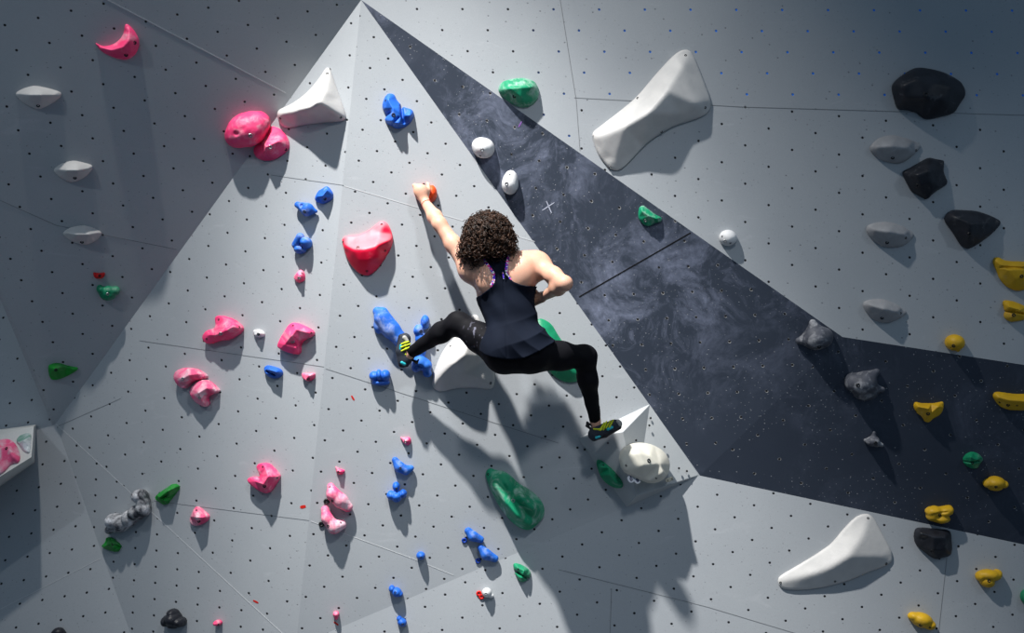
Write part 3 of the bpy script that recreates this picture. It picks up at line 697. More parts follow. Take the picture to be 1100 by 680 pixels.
blob(NH, 'small blue faceted knob on the fold near the bottom centre', 'RF', M['blue'], [('e', 426, 636, 3, 5.5, 5, 8, -20), ('e', 421, 632.5, 3, 3.4, 4, 6, 0), ('e', 430, 638, 3, 3, 3, 6, 0)], [(424.5, 636.5, 1.3, BB)], seed=45, k=1)
blob(NH, 'small blue knob cut by the bottom edge of the centre', 'LO', M['blue'], [('e', 432, 668.5, 3, 5, 4.5, 7, -20), ('e', 429, 664.5, 3, 3, 3, 5, 0)], [(432.5, 670.5, 1.2, BB)], seed=46, k=1)
blob(NH, 'tiny pink nub left of the bottom centre blue knobs', 'RF', M['pink'], [('e', 361, 659.5, 2, 3.3, 2.8, 6, 0), ('e', 361, 663, 2, 2, 3, 3, 0)], [], seed=47, res=.0018)
pad(NH, 'small green clam-shaped hold below the largest green hold', 'LO', M['green'],
    [(551, 606.5), (553, 604.5), (560, 606.3), (567, 610), (571, 616), (569.5, 621.5), (562, 626.2), (556.5, 623.5), (552.5, 615)], [(556, 610, 8), (563, 613, 13), (560, 621, 11), (566, 618, 9)], [(557, 611.5, 1.2, BB)], seed=48, cuts=[(553.5, 614, 567, 622, 1.1, 6)])
blob(NH, 'tiny lilac white knob with two red ring washers near the bottom', 'LO', M['white_resin'],
     [('e', 523, 636.5, 3, 5.2, 5, 8, 0), ('e', 527.5, 640, 2, 3, 2.5, 4, 0)], [(522, 638, 1.5)], seed=49, k=1, extra=washers('LO', [(514.5, 637.5, 3), (517.3, 641, 3)], M['plastic_red']))
blob(NH, 'orange hold gripped by the climber\'s left hand', 'RF', M['orange'],
     [('e', 457, 209, 3, 11.5, 8, 9, 0), ('e', 464, 208, 3, 5.5, 9, 8, 0), ('c', 463.5, 203, 4, 2.6, 465, 212, 5, 2.6), ('-e', 461.3, 208, 11, 1, 8, 3, -8)], [], seed=50, k=1.5)
# ---- dark band
blob(NH, 'round white button hold on the upper dark band, upper of the pair', 'B1', M['white_resin'], [('e', 519.5, 159, 2, 12, 11, 14, -15), ('e', 514, 155, 2, 6, 6, 9, 0)], [(518, 161, 2.1), (516, 167, 1.2, BB)], seed=51, k=4, rough=.3)
blob(NH, 'oval white button hold on the dark band, lower of the pair', 'B1', M['white_resin'], [('e', 548, 198, 2, 9, 11, 13, 0), ('e', 549, 190, 2, 6, 7, 9, 0)], [(544.3, 197.5, 2.1), (547.5, 188, 1.2, BB)], seed=52, k=5, rough=.3)
pad(NH, 'green saddle-shaped hold on the dark band above the black joint', 'B1', M['green_chalk'],
    [(685.5, 229), (686.5, 222.5), (691, 220.2), (697, 225), (704, 230.3), (711.3, 234), (710.5, 238.5), (704, 239.5), (697, 244), (690, 240.5), (685.8, 235)], [(690, 227, 9), (697, 232, 11), (705, 235, 8), (695, 238, 6)], [(693.5, 237, 1.7)], seed=53, creases=[(0, 1, 2)])
blob(NH, 'pale grey pyramid-like spiky hold at the right corner of the dark band', 'B1', M['dark_grey'],
     [('e', 877, 363, 4, 14, 13, 16, 0), ('c', 877, 362, 5, 9, 873, 347, 3, 4), ('c', 872, 364, 5, 8, 858, 366, 3, 3.5), ('e', 888, 362, 3, 6.5, 9, 9, 0)], [(880, 372.5, 2.2, BB)], seed=54, k=6, rough=.5)
blob(NH, 'dark grey hold with pointed right corners below the pyramid-like hold', 'B2', M['dark_grey'],
     [('e', 926, 412, 4, 15, 12, 15, 0), ('c', 932, 406, 4, 8, 941.5, 399.5, 3, 3.5), ('c', 932, 417, 4, 8, 948, 418.5, 3, 3), ('e', 915, 410, 3, 8, 9, 10, 0), ('e', 930, 424, 3, 12, 6.5, 8, 0)], [(921.8, 414, 2.3, BB)], seed=55, k=5, rough=.5)
blob(NH, 'small spiky dark grey hold, lowest of the three greys on the dark band', 'B2', M['dark_grey'],
     [('e', 938, 474, 3, 7, 5.5, 8, 0), ('c', 938, 473, 3, 4, 939, 465, 3, 1.8), ('c', 936, 474, 3, 4, 929.5, 473, 2, 1.8), ('c', 941, 476, 3, 4, 947, 478, 2, 2.2)], [(940.5, 476, 2, BB)], seed=56, k=2, rough=.8)
# ---- right upper wall
pad(NH, 'green rounded hold with a chalky ledge on the edge of the dark band at top', 'TR', M['green_chalk'],
    [(534.7, 97.5), (537, 90), (543, 86), (560.6, 83), (574, 86.5), (579.2, 95), (579, 105), (572, 113), (563, 116.2), (552, 113), (540, 104.5)],
    [(540, 96, 9), (548, 95, 17), (560, 94, 19), (572, 93, 15), (560, 105, 15), (555, 89, 8)], [(552.5, 103.5, 2, BB)], seed=60, creases=[(0, 1, 2, 3)], rough=.3)
pad('fin_hold', 'largest white fin hold with a concave top, upper right of the climber', 'TR', M['white'],
    [(635.6, 146), (637.5, 141), (643, 137), (663, 121.5), (684, 104.5), (704, 80), (722, 60.5), (731, 54), (738, 52.8), (744, 56.5), (752, 76), (764.3, 108), (763, 118), (757, 124.5), (740, 130.5), (722, 136), (697, 151.8), (679, 171.5), (669, 181.5), (661, 184), (654, 181), (642, 166)],
    [(640.5, 147, 10), (655, 143, 17), (672, 136, 23), (696, 122, 31), (716.8, 98, 27), (733, 72, 14), (739.5, 58, 5), (748, 112, 17), (758, 119, 5), (690, 112, 15), (713, 84, 13), (663, 128, 12), (662, 170, 9), (655, 176, 6), (648, 160, 9), (692, 143, 16), (730, 122, 14)],
    [(736.5, 59.5, 1.4, BB), (757.5, 115.5, 1.4, BB), (685, 105.5, 1.4, BB), (710.5, 141.5, 1.4, BB), (655.5, 179.5, 1.4), (637.5, 146.5, 1.2)], creases=[(0, 1, 2, 3, 4, 5, 6)], lip=3, rough=0, blur=6)
blob(NH, 'small white dome hold just above the dark band, right of the green saddle', 'TR', M['white_resin'], [('e', 782, 255.5, 2, 9.6, 8.6, 10, -10)], [(779, 259, 2), (776, 254, 1.1, BB), (784.5, 261, 1.1, BB)], seed=61, rough=.2)
def rock(lab, key, out, pts, bl, seed, mat='black', grp=None, **kw):
    return pad(NH, lab, key, M[mat], out, pts, [bl], group=grp, seed=seed, rough=.5, rnd=4, lip=5, blur=6, **kw)
rock('largest black hold, rounded with a scooped foot, upper right', 'TR',
    [(957, 92), (964, 84), (973.4, 77.8), (982, 73), (991, 72), (1010.6, 75.8), (1031.7, 86.5), (1037.3, 96), (1037, 104), (1031, 112), (1025, 121.5), (1010, 126), (996, 129), (990, 126), (984.7, 121), (975, 118.5), (963.7, 117.8), (960, 105)],
    [(970, 92, 21), (985, 85, 24), (1003, 88, 26), (1022, 93, 22), (995, 105, 28), (1015, 108, 22), (972, 106, 18)], (994.4, 101.4, 2.6, BB), 62)
rock('black star-cornered hold below the topmost grey ledge at right', 'TR',
    [(968, 184.6), (978, 180), (989, 173.5), (997.7, 169), (1006, 171), (1014.5, 172), (1014, 178), (1013.5, 184.6), (1019, 197), (1012, 202), (1003, 207), (996, 214.9), (990, 212), (979, 206), (974, 196)],
    [(985, 188, 20), (998, 183, 22), (1001, 195, 18), (988, 200, 16)], (986, 199.5, 2.3, BB), 63)
rock('black triangular hold pointing down at right', 'TR',
    [(1013.5, 236), (1017, 229), (1023.6, 225), (1036, 226), (1049.4, 226.5), (1066, 232), (1076.5, 238), (1071, 246), (1062.4, 254), (1050, 263), (1039.7, 268.3), (1032, 264), (1024, 250)],
    [(1027, 234, 16), (1042, 240, 23), (1060, 240, 14), (1041, 254, 18)], (1041.5, 251.5, 2.3, BB), 64)
for lab, o_, p_, b_, sd_ in [
    ('smooth grey almond hold directly under the largest black hold', [(933.2, 160), (938, 152.5), (946, 147), (960, 144.5), (976, 149), (991, 155.5), (985, 164), (968.5, 176.8), (949, 173.5), (940, 168)], [(943, 158, 12), (958, 157, 18), (974, 159, 13)], (959, 169.5), 65),
    ('smooth grey almond hold, middle of the three at right', [(929.8, 247.5), (932, 241), (949, 237.5), (964, 240), (983, 250.5), (980, 257), (968.5, 266), (949, 266), (936, 257)], [(940, 247, 12), (955, 249, 18), (970, 252, 12)], (953, 260.5), 66),
    ('smooth grey almond hold, lowest of the three, above the dark band', [(926, 326.5), (931, 322), (948.5, 320.5), (964, 327), (976, 335.5), (969, 341), (953.6, 348.2), (938.4, 344), (930, 335)], [(936, 328, 12), (950, 332, 17), (963, 335, 11)], (947.5, 341.5), 67)]:
    pad(NH, lab, 'TR', M['grey'], o_, p_, [b_+(1.9, BB), (b_[0]+(25 if sd_ == 65 else 20), b_[1]-(8 if sd_ == 65 else 5), 1.3, BB)], group='grey almond holds down the right wall', seed=sd_, rnd=3, blur=5, lip=3, rough=.1)
Y = M['yellow']
pad(NH, 'large yellow hold cut off by the right edge, upper one', 'TR', Y,
    [(1065.5, 281), (1068, 276.5), (1073, 276), (1080, 280.5), (1090, 280.5), (1116, 281), (1116, 304), (1104, 311), (1091, 313), (1080, 307), (1073, 300), (1071, 291)],
    [(1072, 282, 8), (1083, 290, 13), (1100, 287, 16), (1092, 300, 12), (1100, 296, 14)], [(1097.5, 296.8, 2, BB)], seed=70, rough=1, cuts=[(1076, 287, 1112, 289, 1.2, 4)])
pad(NH, 'yellow hold with a raised lip, under the large yellow one at the right edge', 'TR', Y,
    [(1077, 323.5), (1081, 322.3), (1091, 324), (1105, 331), (1110, 337), (1104, 343), (1094, 345), (1085.7, 346.2), (1078.5, 341.5), (1079, 333)], [(1084, 330, 12), (1096, 333, 12), (1088, 340, 9)], [(1089, 338.5, 2, BB)], seed=71, rough=1, cuts=[(1080, 334, 1100, 337, 1, 4)])
blob(NH, 'round yellow ball hold just above the dark band at right', 'TR', Y, [('e', 1025.6, 368, 3, 10.3, 8.8, 12, -8), ('e', 1029, 375.5, 2, 2.5, 2.5, 3, 0)], [(1024.5, 371.5, 2, BB)], seed=72, rough=.3, k=1)
pad(NH, 'yellow smile-shaped hold on the dark band right of the grey spiky holds', 'B2', Y,
    [(981, 436), (983, 431.5), (989, 433), (999, 433.5), (1008, 432.5), (1013.5, 431), (1014, 438), (1010, 446), (1002, 450), (998, 454), (993, 453), (991, 448), (984, 443)], [(987, 437, 10), (998, 439, 13), (1008, 437, 10), (998, 446, 9)], [(997, 444.5, 2, BB), (984, 441.5, 1.1, BB)], seed=73, rough=.6)
pad(NH, 'wide yellow ledge hold on the dark band cut off by the right edge', 'B2', Y,
    [(1066, 426), (1068, 421.5), (1073, 420.5), (1088, 423), (1100, 423), (1114, 424), (1114, 439), (1100, 441.5), (1083, 440.6), (1073, 436.5)], [(1073, 427, 9), (1085, 430, 13), (1100, 431, 13), (1109, 432, 10)], [(1083, 435, 2, BB), (1074, 432, 1.2, BB), (1092.5, 435.5, 1.1, BB)], seed=74, rough=.6)
pad(NH, 'small green shell-like hold on the lower dark band among the yellow ones', 'B2', M['green'],
    [(1033.8, 493), (1037, 488), (1043.4, 485), (1051, 487), (1057, 493), (1053, 498), (1050, 503.6), (1044, 503.5), (1036, 499.5)], [(1043, 491, 11), (1050, 494, 9), (1043, 498, 9)], [(1044.5, 497.5, 1.5, BB)], seed=75, rough=.8, cuts=[(1038, 497, 1052, 496, 1, 3)])
blob(NH, 'yellow cap-like hold just right of the small green shell-like hold', 'B2', Y, [('e', 1069, 518, 3, 10, 6.5, 11, 0), ('e', 1060, 519, 2, 4, 4.5, 7, 0), ('e', 1078.5, 520, 2, 4.2, 4, 7, 0), ('e', 1069, 523.5, 2, 8, 3.6, 7, 0)], [(1070, 523, 1.7, BB)], seed=76, rough=.6, k=1.5)
blob(NH, 'yellow twisted hold right above the black polygonal hold', 'B2', Y, [('e', 1003, 549, 3, 9, 5.5, 9, 5), ('e', 1015, 549, 3, 8, 5.5, 9, 15), ('e', 1001, 555, 3, 6, 4.5, 7, 0), ('e', 1011, 557, 3, 9, 5, 9, 0), ('e', 1020, 547, 3, 3.4, 3.6, 7, 0), ('-e', 1010, 552, 12, 9, 1.2, 3, 12)], [(1009.5, 553.5, 1.8, BB)], seed=77, rough=.8, k=3)
# ---- right lower wall
rock('black polygonal hold with a flat top at the foot of the dark band', 'LO',
    [(981.5, 575), (983.5, 567), (991, 566.3), (1006, 568), (1020, 569), (1022.2, 574), (1022.8, 590), (1021.5, 597), (1014, 599), (1005, 601.5), (997, 596), (984, 586)],
    [(989, 573, 15), (1003, 577, 18), (1015, 577, 15), (1015, 591, 13), (1003, 591, 14)], (1001, 592, 1.8, BB), 80)
blob(NH, 'yellow shell hold on the light wall below the black polygonal hold', 'LO', Y, [('e', 1062, 618, 3, 12, 6.5, 12, -5), ('e', 1060, 625, 3, 8, 6, 9, -20), ('e', 1053, 619, 3, 5, 5.5, 8, 0), ('e', 1071, 617, 3, 5, 5.5, 8, 0), ('-e', 1060, 622.5, 14, 9, 1.2, 3, -10)], [(1062.5, 624, 1.8, BB)], seed=81, rough=.8, k=1.5)
blob(NH, 'yellow slanted hold at the bottom edge of the right wall', 'LO', Y, [('e', 990, 666, 3, 12, 8, 12, -18), ('e', 980.5, 662, 3, 5, 4.5, 8, 0), ('e', 999, 671.5, 3, 6, 5, 9, 0)], [(989, 671.5, 2, BB), (999, 674, 1.3, BB)], seed=82, rough=.5, k=2)
blob(NH, 'green hold mostly outside the right edge near the bottom', 'LO', M['green'], [('e', 1106, 641, 3, 9.5, 9, 12, 0)], [], seed=83, k=1)
pad('fin_hold', 'white fin hold with a tall right end at the lower right of the wall', 'LO', M['white'],
    [(835, 622.5), (838, 618), (858, 606.5), (876, 595.5), (893, 584), (905, 569), (918, 555.5), (927, 551.5), (934, 552), (940, 558), (950, 577), (958.5, 593), (959, 603), (952, 608), (935, 614), (912, 624), (886, 631), (862, 634), (842, 633.5), (836.5, 629)],
    [(839, 625, 5), (862, 620, 9), (890, 611, 13), (912, 598, 17), (926, 578, 13), (933, 558, 5), (893, 592, 6), (915, 569, 6), (866, 609, 5), (945, 598, 9), (955, 603, 3), (900, 620, 7), (870, 628, 5)],
    [(932.5, 556.8, 1.4, BB), (952, 605.5, 1.4, BB), (838.5, 626, 1.4, BB), (897, 624.5, 1.2, BB)], creases=[(0, 1, 2, 3, 4, 5)], lip=2.5, rough=0, blur=6)
# ---------------------------------------------------------------- wooden volumes bolted on the wall
def hull(name, label, pts, faces, mat, cat='climbing volume', bev=.004):
    root = empty(name, pts[0], label, cat)
    bm = bmesh.new(); v = [bm.verts.new(p) for p in pts]
    for f in faces: bm.faces.new([v[i] for i in f])
    bmesh.ops.recalc_face_normals(bm, faces=bm.faces[:])
    es = [e for e in bm.edges if len(e.link_faces) == 2]
    bmesh.ops.bevel(bm, geom=es, offset=bev, segments=2, affect='EDGES', profile=.6)
    b = fill('panelling', bm, mat); reloc(b, root); return root
def mat_volume(name, a, b):
    t = NT(name); o = t.obj(); n = t.noise(o, 5, 5); f = t.noise(o, 240, 2)
    col = t.mix(t.ramp(n, .3, .7), a, b)
    col = t.mix(t.ramp(f, .4, .75, 0, .2), col, tuple(v*.6 for v in a[:3])+(1,))
    t.bump(t.math('MULTIPLY', f, .3), .002, .5)
    return t.done(col, .6, .3)
VM = mat_volume('painted_volume', srgb(172, 176, 178), srgb(182, 185, 186))
rf = PL['RF']; sv = S(rf.at(680, 480)[1])
vp = lambda x, y, h: rf.at(x, y, h*sv)
V1, T_, E2, Bm, Dd, Pp = vp(620, 471, -.2), vp(698, 434, -.2), vp(751, 510.5, -.2), vp(673, 545, -.2), vp(683, 533, 21), vp(669, 464, 27)
rv = hull('wooden_volume', 'grey faceted wooden volume under the climber\'s right foot at the corner of the wall', [V1, T_, E2, Bm, Dd, Pp],
          [(0, 5, 1), (1, 5, 4, 2), (0, 3, 4, 5), (3, 2, 4), (0, 1, 2, 3)], VM)
PL['VR'] = Plane([Pp, T_, E2]); PL['VL'] = Plane([V1, Pp, Dd]); PL['VT'] = Plane([V1, T_, Pp])
for (k_, x, y) in [('VR', 699, 449), ('VR', 697.7, 457), ('VR', 683.5, 473), ('VR', 714, 480), ('VR', 729.5, 503), ('VR', 738, 506), ('VL', 653, 476), ('VL', 628, 483)]:
    p = PL[k_].at(x, y); reloc(bolt_mesh(p, PL[k_].n, .0065, M['black_bolt'], 'screw'), rv)
pad('climbing_hold', 'thick cream round-topped hold on the grey wooden volume', 'VR', mat_hold('cream_resin', (.66, .63, .54, 1), (.60, .58, .50, 1), .2, .5, 70),
    [(665, 493), (668, 482), (675, 477.5), (686, 475.3), (699, 477.5), (711, 484), (718.5, 495), (718, 508), (711, 517), (700, 519.5), (690, 516), (678, 511), (669, 505)],
    [(669, 501, 20), (675, 491, 21), (686, 486, 21), (699, 490, 21), (709, 499, 21), (713, 508, 21), (707, 516, 21), (693, 514, 21), (679, 508, 21), (692, 500, 21.5)],
    [(697, 495, 2.4, M['black_bolt']), (673, 500, 1.3, M['black_bolt']), (705, 513.5, 1.2, M['black_bolt'])], lip=6, rnd=3, rough=0, blur=3, creases=[(0, 1, 2, 3, 4, 5, 6, 7, 8, 0)])
pad('climbing_hold', 'dark green shell hold on the shaded left side of the grey wooden volume', 'VL', M['green'],
    [(640.3, 497), (641.5, 493.5), (645.5, 494.5), (651, 498.5), (658, 504.5), (665, 512.5), (669.5, 520), (668, 524.5), (660, 524.6), (652, 520), (645, 512)],
    [(647, 502, 8), (655, 510, 11), (662, 518, 8)], [(648, 500, 1.2, M['black_bolt'])], seed=71, rough=.8)
# round number tags
def number_tag(px, py, label):
    pl = PL['VR']; c = pl.at(px, py); s = S(c[1]); R0 = 4.3*s
    root = empty('number_tag', c, label, 'tag', 'white number tags on the volume')
    bm = bmesh.new(); N = 28; lay = []
    for h, r in ((.0002, 1), (.003, 1), (.0036, .9)):
        lay.append([bm.verts.new(c+(pl.u*math.cos(2*math.pi*i/N)+pl.v*math.sin(2*math.pi*i/N))*R0*r+pl.n*h) for i in range(N)])
    for a, b in zip(lay[:-1], lay[1:]):
        for i in range(N): bm.faces.new((a[i], a[(i+1) % N], b[(i+1) % N], b[i]))
    bm.faces.new(lay[0][::-1]); bm.faces.new(lay[-1])
    reloc(fill('disc', bm, M['plastic_white']), root)
    cu = bpy.data.curves.new('digit', 'FONT'); cu.body = '6'; cu.size = R0*1.75; cu.extrude = .0006; cu.align_x = 'CENTER'; cu.align_y = 'CENTER'; cu.offset = R0*.03
    t = bpy.data.objects.new('digit_source', cu); COL.objects.link(t)
    me = bpy.data.meshes.new_from_object(t); bpy.data.objects.remove(t)
    me.materials.clear(); me.materials.append(M['ink'])
    g = bpy.data.objects.new('digit', me); COL.objects.link(g)
    Mx_ = Matrix((pl.u, pl.v, pl.n)).transposed().to_4x4()
    me.transform(Matrix.Translation(Vector(c+pl.n*.0045)) @ Mx_); reloc(g, root)
    return root
number_tag(677.4, 514.5, 'white round number tag at the left, overlapping a twin below the cream hold')
number_tag(684.2, 515.5, 'white round number tag at the right, beside its twin below the cream hold')
pl = PL['VR']; c = pl.at(719, 515.7); s = S(c[1])
root = empty('mounting_plate', c, 'small beige oval plate with two screws beside the cream hold', 'plate')
G = Grid([-.04, -.02, -.01], [.04, .02, .02], .0016)
G.cap([-3.4*s, 0, -.001], [3.4*s, 1.2*s, -.001], 2.5*s, 2.2*s, 0)
ax = [G.lo[i]+G.h*np.arange(G.d.shape[i]) for i in range(3)]; Z = ax[2][None, None, :]
G.d = smax(smax(G.d, Z-.007+0*G.d, .004), -(Z-.0004)+0*G.d, 0); Vv, Ff = G.mesh()
if np.dot(np.cross(pl.u, pl.v), pl.n) < 0: Ff = Ff[:, ::-1]
reloc(mesh_np('plate', to_world(pl, c, Vv), Ff, M['beige']), root)
for dx in (-3.2, 3.2): reloc(bolt_mesh(c+pl.u*dx*s+pl.v*dx*.18*s+pl.n*.006, pl.n, .0055, M['black_bolt'], 'screw'), root)

# left volume
lw = PL['LW']; sl_ = S(lw.at(20, 480)[1]); q = lambda x, y, h: lw.at(x, y, h*sl_)
Fv = [q(36.5, 458, 52), q(33.8, 491, 78), q(-70, 556, 84), q(-70, 486, 58)]
Bv = [q(39, 456, -.2), q(37, 497, -.2), q(-70, 572, -.2), q(-70, 470, -.2)]
WV = mat_volume('pale_volume', (.62, .62, .58, 1), (.68, .68, .65, 1))
lv = hull('wooden_volume', 'pale wooden volume at the left edge carrying a pink and a green hold', Fv+Bv,
          [(0, 1, 2, 3), (0, 4, 5, 1), (1, 5, 6, 2), (3, 2, 6, 7), (0, 3, 7, 4), (4, 7, 6, 5)], WV)
PL['VF'] = Plane([Fv[0], Fv[1], Fv[2]])
pad('climbing_hold', 'chalky pink hold on the pale volume at the left edge', 'VF', M['pink_chalk'],
    [(-22, 474), (-6, 468), (8, 469), (17, 476.5), (21.7, 487.5), (21, 497), (12, 498), (4, 507.5), (-4, 512), (-20, 505)], [(-8, 482, 13), (8, 480, 14), (14, 490, 9), (2, 494, 8)], [(6.8, 481.5, 1.6, M['black_bolt'])], seed=72)
pad('climbing_hold', 'chalky pale green wedge hold in the corner of the pale volume at the left edge', 'VF', mat_hold('pale_green_resin', (.01, .22, .12, 1), (.4, .5, .46, 1), .9, .6, 73),
    [(17, 474), (21, 468.5), (27, 466), (33.5, 465), (33, 478), (31.5, 487.5), (25, 484), (21, 478)], [(25, 473, 9), (29, 479, 8)], [], seed=73)
# ---- chalk marks, tape and stickers on the boards
def flat_mark(name, label, key, segs, mat, w, cat):
    pl = PL[key]; O = pl.at(*segs[0][0]); bm = bmesh.new(); s = S(O[1])
    for a, b in segs:
        p, q_ = pl.at(*a), pl.at(*b); d = (q_-p)/np.linalg.norm(q_-p); t = np.cross(d, pl.n)*w*s/2
        n = 5; rows = []
        for i in range(n+1):
            c = p+(q_-p)*i/n; k = .55+.45*math.sin(math.pi*(i+.6)/(n+1.2)); rows.append((c-t*k, c+t*k))
        up = [(bm.verts.new(x+pl.n*.0012), bm.verts.new(y+pl.n*.0012)) for x, y in rows]; dn = [(bm.verts.new(x-pl.n*.001), bm.verts.new(y-pl.n*.001)) for x, y in rows]
        for i in range(n):
            bm.faces.new((up[i][0], up[i][1], up[i+1][1], up[i+1][0])); bm.faces.new((dn[i][0], dn[i+1][0], dn[i+1][1], dn[i][1]))
            bm.faces.new((up[i][0], up[i+1][0], dn[i+1][0], dn[i][0])); bm.faces.new((up[i][1], dn[i][1], dn[i+1][1], up[i+1][1]))
        bm.faces.new((up[0][0], dn[0][0], dn[0][1], up[0][1])); bm.faces.new((up[n][0], up[n][1], dn[n][1], dn[n][0]))
    o = fill(name, bm, mat); off = Vector(O); o.data.transform(Matrix.Translation(-off)); o.location = off
    return tag(o, label, cat)
flat_mark('chalk_mark', 'small chalk cross drawn on the dark band right of the climber\'s head', 'B1', [((587, 216), (592.5, 229)), ((582.5, 226), (595.5, 217.5))], M['chalk'], 1.1, 'chalk mark')
flat_mark('chalk_mark', 'small purple chalk mark on the dark band below the top green hold', 'B1', [((560.5, 130.5), (557, 136.5))], mat_plain('purple_chalk', (.28, .12, .42, 1), .9, .05), 1.3, 'chalk mark')
flat_mark('sticker', 'small oval red sticker on the wall left of the black washers', 'LF', [((322.5, 545), (328.5, 543.8))], M['tape'], 3.4, 'sticker')
flat_mark('tape_strip', 'short red tape strip on the centre face below the small blue hold', 'RF', [((377.5, 425), (380.5, 430))], M['tape'], 2.0, 'tape')
flat_mark('tape_strip', 'short dark red tape strip beside the pale diagonal joint near the bottom', 'LF', [((272, 645), (277.5, 647.7))], M['tape'], 2.0, 'tape')
flat_mark('tape_strip', 'short dark red tape strip under the tiny pink nub at the bottom', 'RF', [((358.8, 668), (363.5, 671.5))], M['tape'], 1.8, 'tape')
# ---------------------------------------------------------------- the climber
def skin_mat():
    t = NT('skin'); o = t.obj(); n = t.noise(o, 9, 4); f = t.noise(o, 160, 2)
    col = t.mix(t.ramp(n, .3, .7), (.62, .33, .225, 1), (.68, .39, .28, 1))
    col = t.mix(t.ramp(f, .35, .7, 0, .12), col, (.5, .2, .13, 1))
    t.b.inputs['Subsurface Weight'].default_value = .12; t.b.inputs['Subsurface Radius'].default_value = (.02, .008, .004)
    t.b.inputs['Subsurface Scale'].default_value = .5
    t.bump(f, .0008, .3); return t.done(col, .5, .35)
def cloth_mat(name, a, b, sc=900, rough=.85, chalk=None):
    t = NT(name); o = t.obj(); f = t.noise(o, sc, 2); n = t.noise(o, 7, 3)
    col = t.mix(t.ramp(n, .35, .65), a, b)
    if chalk is not None:
        d = t.vm('DISTANCE', o, chalk, out=1)
        m = t.math('MULTIPLY', t.ramp(d, .04, .10, 1, 0), t.ramp(t.noise(t.vm('MULTIPLY', o, (1, 1, .6)), 38, 3), .56, .64))
        col = t.mix(t.math('MULTIPLY', m, .5), col, (.25, .25, .33, 1))
    t.bump(f, .0008, .4); return t.done(col, rough, .12)
SK = skin_mat()
NAVY = cloth_mat('navy_jersey', (.0028, .0052, .0125, 1), (.0042, .0072, .016, 1))
def pr(px, py, y, r): p = P(px, py, y); return (p, r*S(y))   # radius in px
def px_r(y): return S(y)
HIPY = -.47
def torso(G, off=0.0, loose=0.0):
    E = lambda px, py, y, r, k=.05, M_=None: G.ell(P(px, py, y), np.array(r)+off+loose*.0, M_, k)
    E(542, 312, -.40, (.150, .108, .165))
    E(545, 296, -.40, (.165, .095, .10))
    G.ell(P(550, 344, -.435), np.array((.118, .092, .13))+off+loose*.7, None, .06)
    G.ell(P(555, 374, -.465), np.array((.158, .118, .12))+off+loose*1.1, None, .06)
    G.cap(P(512, 292, -.405), P(572, 286, -.405), .070+off, .070+off, .05)
    G.cap(P(536, 279, -.40), P(576, 279.5, -.395), .036+off, .044+off, .05)
    G.cap(P(533, 281, -.40), P(508, 288, -.40), .034+off, .046+off, .05)
    G.ell(P(562, 294, -.475), (.060+off, .042+off, .075+off), None, .035)   # shoulder blades
    G.ell(P(522, 300, -.475), (.050+off, .041+off, .070+off), None, .035)
def glutes(G, off=0.0):
    G.ell(P(541, 380, -.515), np.array((.098, .095, .102))+off, None, .045)
    G.ell(P(571, 379, -.515), np.array((.098, .095, .102))+off, None, .045)
    G.ell(P(555, 374, -.465), np.array((.158, .115, .12))+off, None, .05)
KNL, ANL = P(492.5, 347.5, -.34), P(440, 380, -.165)
KNR, ANR = P(628, 383.5, -.33), P(639.5, 452, -.175)
HPL, HPR = P(537, 377, -.47), P(575, 381, -.47)
def leg(G, hp, kn, an, off=0.0, side=1):
    k = .035
    mid = hp*.5+kn*.5
    G.cap(hp, mid, .086+off, .070+off, k); G.cap(mid, kn, .070+off, .0525+off, k)
    G.ell(kn, np.array((.054, .054, .054))+off, None, k)
    c = kn*.68+an*.32; d = an-kn; d /= np.linalg.norm(d)
    back = np.array([0, -1, 0.]); back -= d*(back@d); back /= np.linalg.norm(back)
    dn = np.array([0, 0, -1.]) if side > 0 else np.array([-1., 0, 0]); dn = dn-d*(dn@d); dn /= np.linalg.norm(dn)
    c = c+back*.006+dn*.010
    G.cap(kn, c, .048+off, .0475+off, k); G.cap(c, an, .047+off, .0265+off, k)
def arm(G, sh, el, wr, off=0.0):
    m = sh*.45+el*.55
    G.ell(sh, (.060, .058, .062), None, .04)
    G.cap(sh, m, .052, .043, .035); G.cap(m, el, .043, .036, .03)
    c = el*.68+wr*.32; G.cap(el, c, .036, .039, .025); G.cap(c, wr, .0385, .0235, .025)
SHL, ELL_, WRL = P(505, 289, -.395), P(472.5, 241, -.30), P(456, 216.5, -.135)
SHR, ELR, WRR = P(580, 286, -.40), P(607, 304.5, -.60), P(584, 318.5, -.40)
def hand(G, wr, palm_c, kn, width_v, curl, thumb, k=.008):
    """palm slab from wrist to the knuckle line; kn = centre of knuckles; width_v = vector across; curl = list of joint offsets"""
    w = width_v/np.linalg.norm(width_v)
    for t in (-.028, -.010, .010, .027):
        G.cap(wr*.75+palm_c*.25+w*t*.5, kn+w*t, .0165, .0125, .014)
    L = (.86, .98, 1.0, .9)
    for i, t in enumerate((-.031, -.0105, .0105, .030)):
        a = kn+w*t
        for j, (o, r) in enumerate(curl):
            b = a+np.array(o)*L[i]; G.cap(a, b, .0095-.0008*j, r, .0035); a = b
    a = np.array(thumb[0])
    for b, r in thumb[1:]:
        G.cap(a, b, r+.001, r, .006); a = np.array(b)
HC = P(525, 255, -.415)
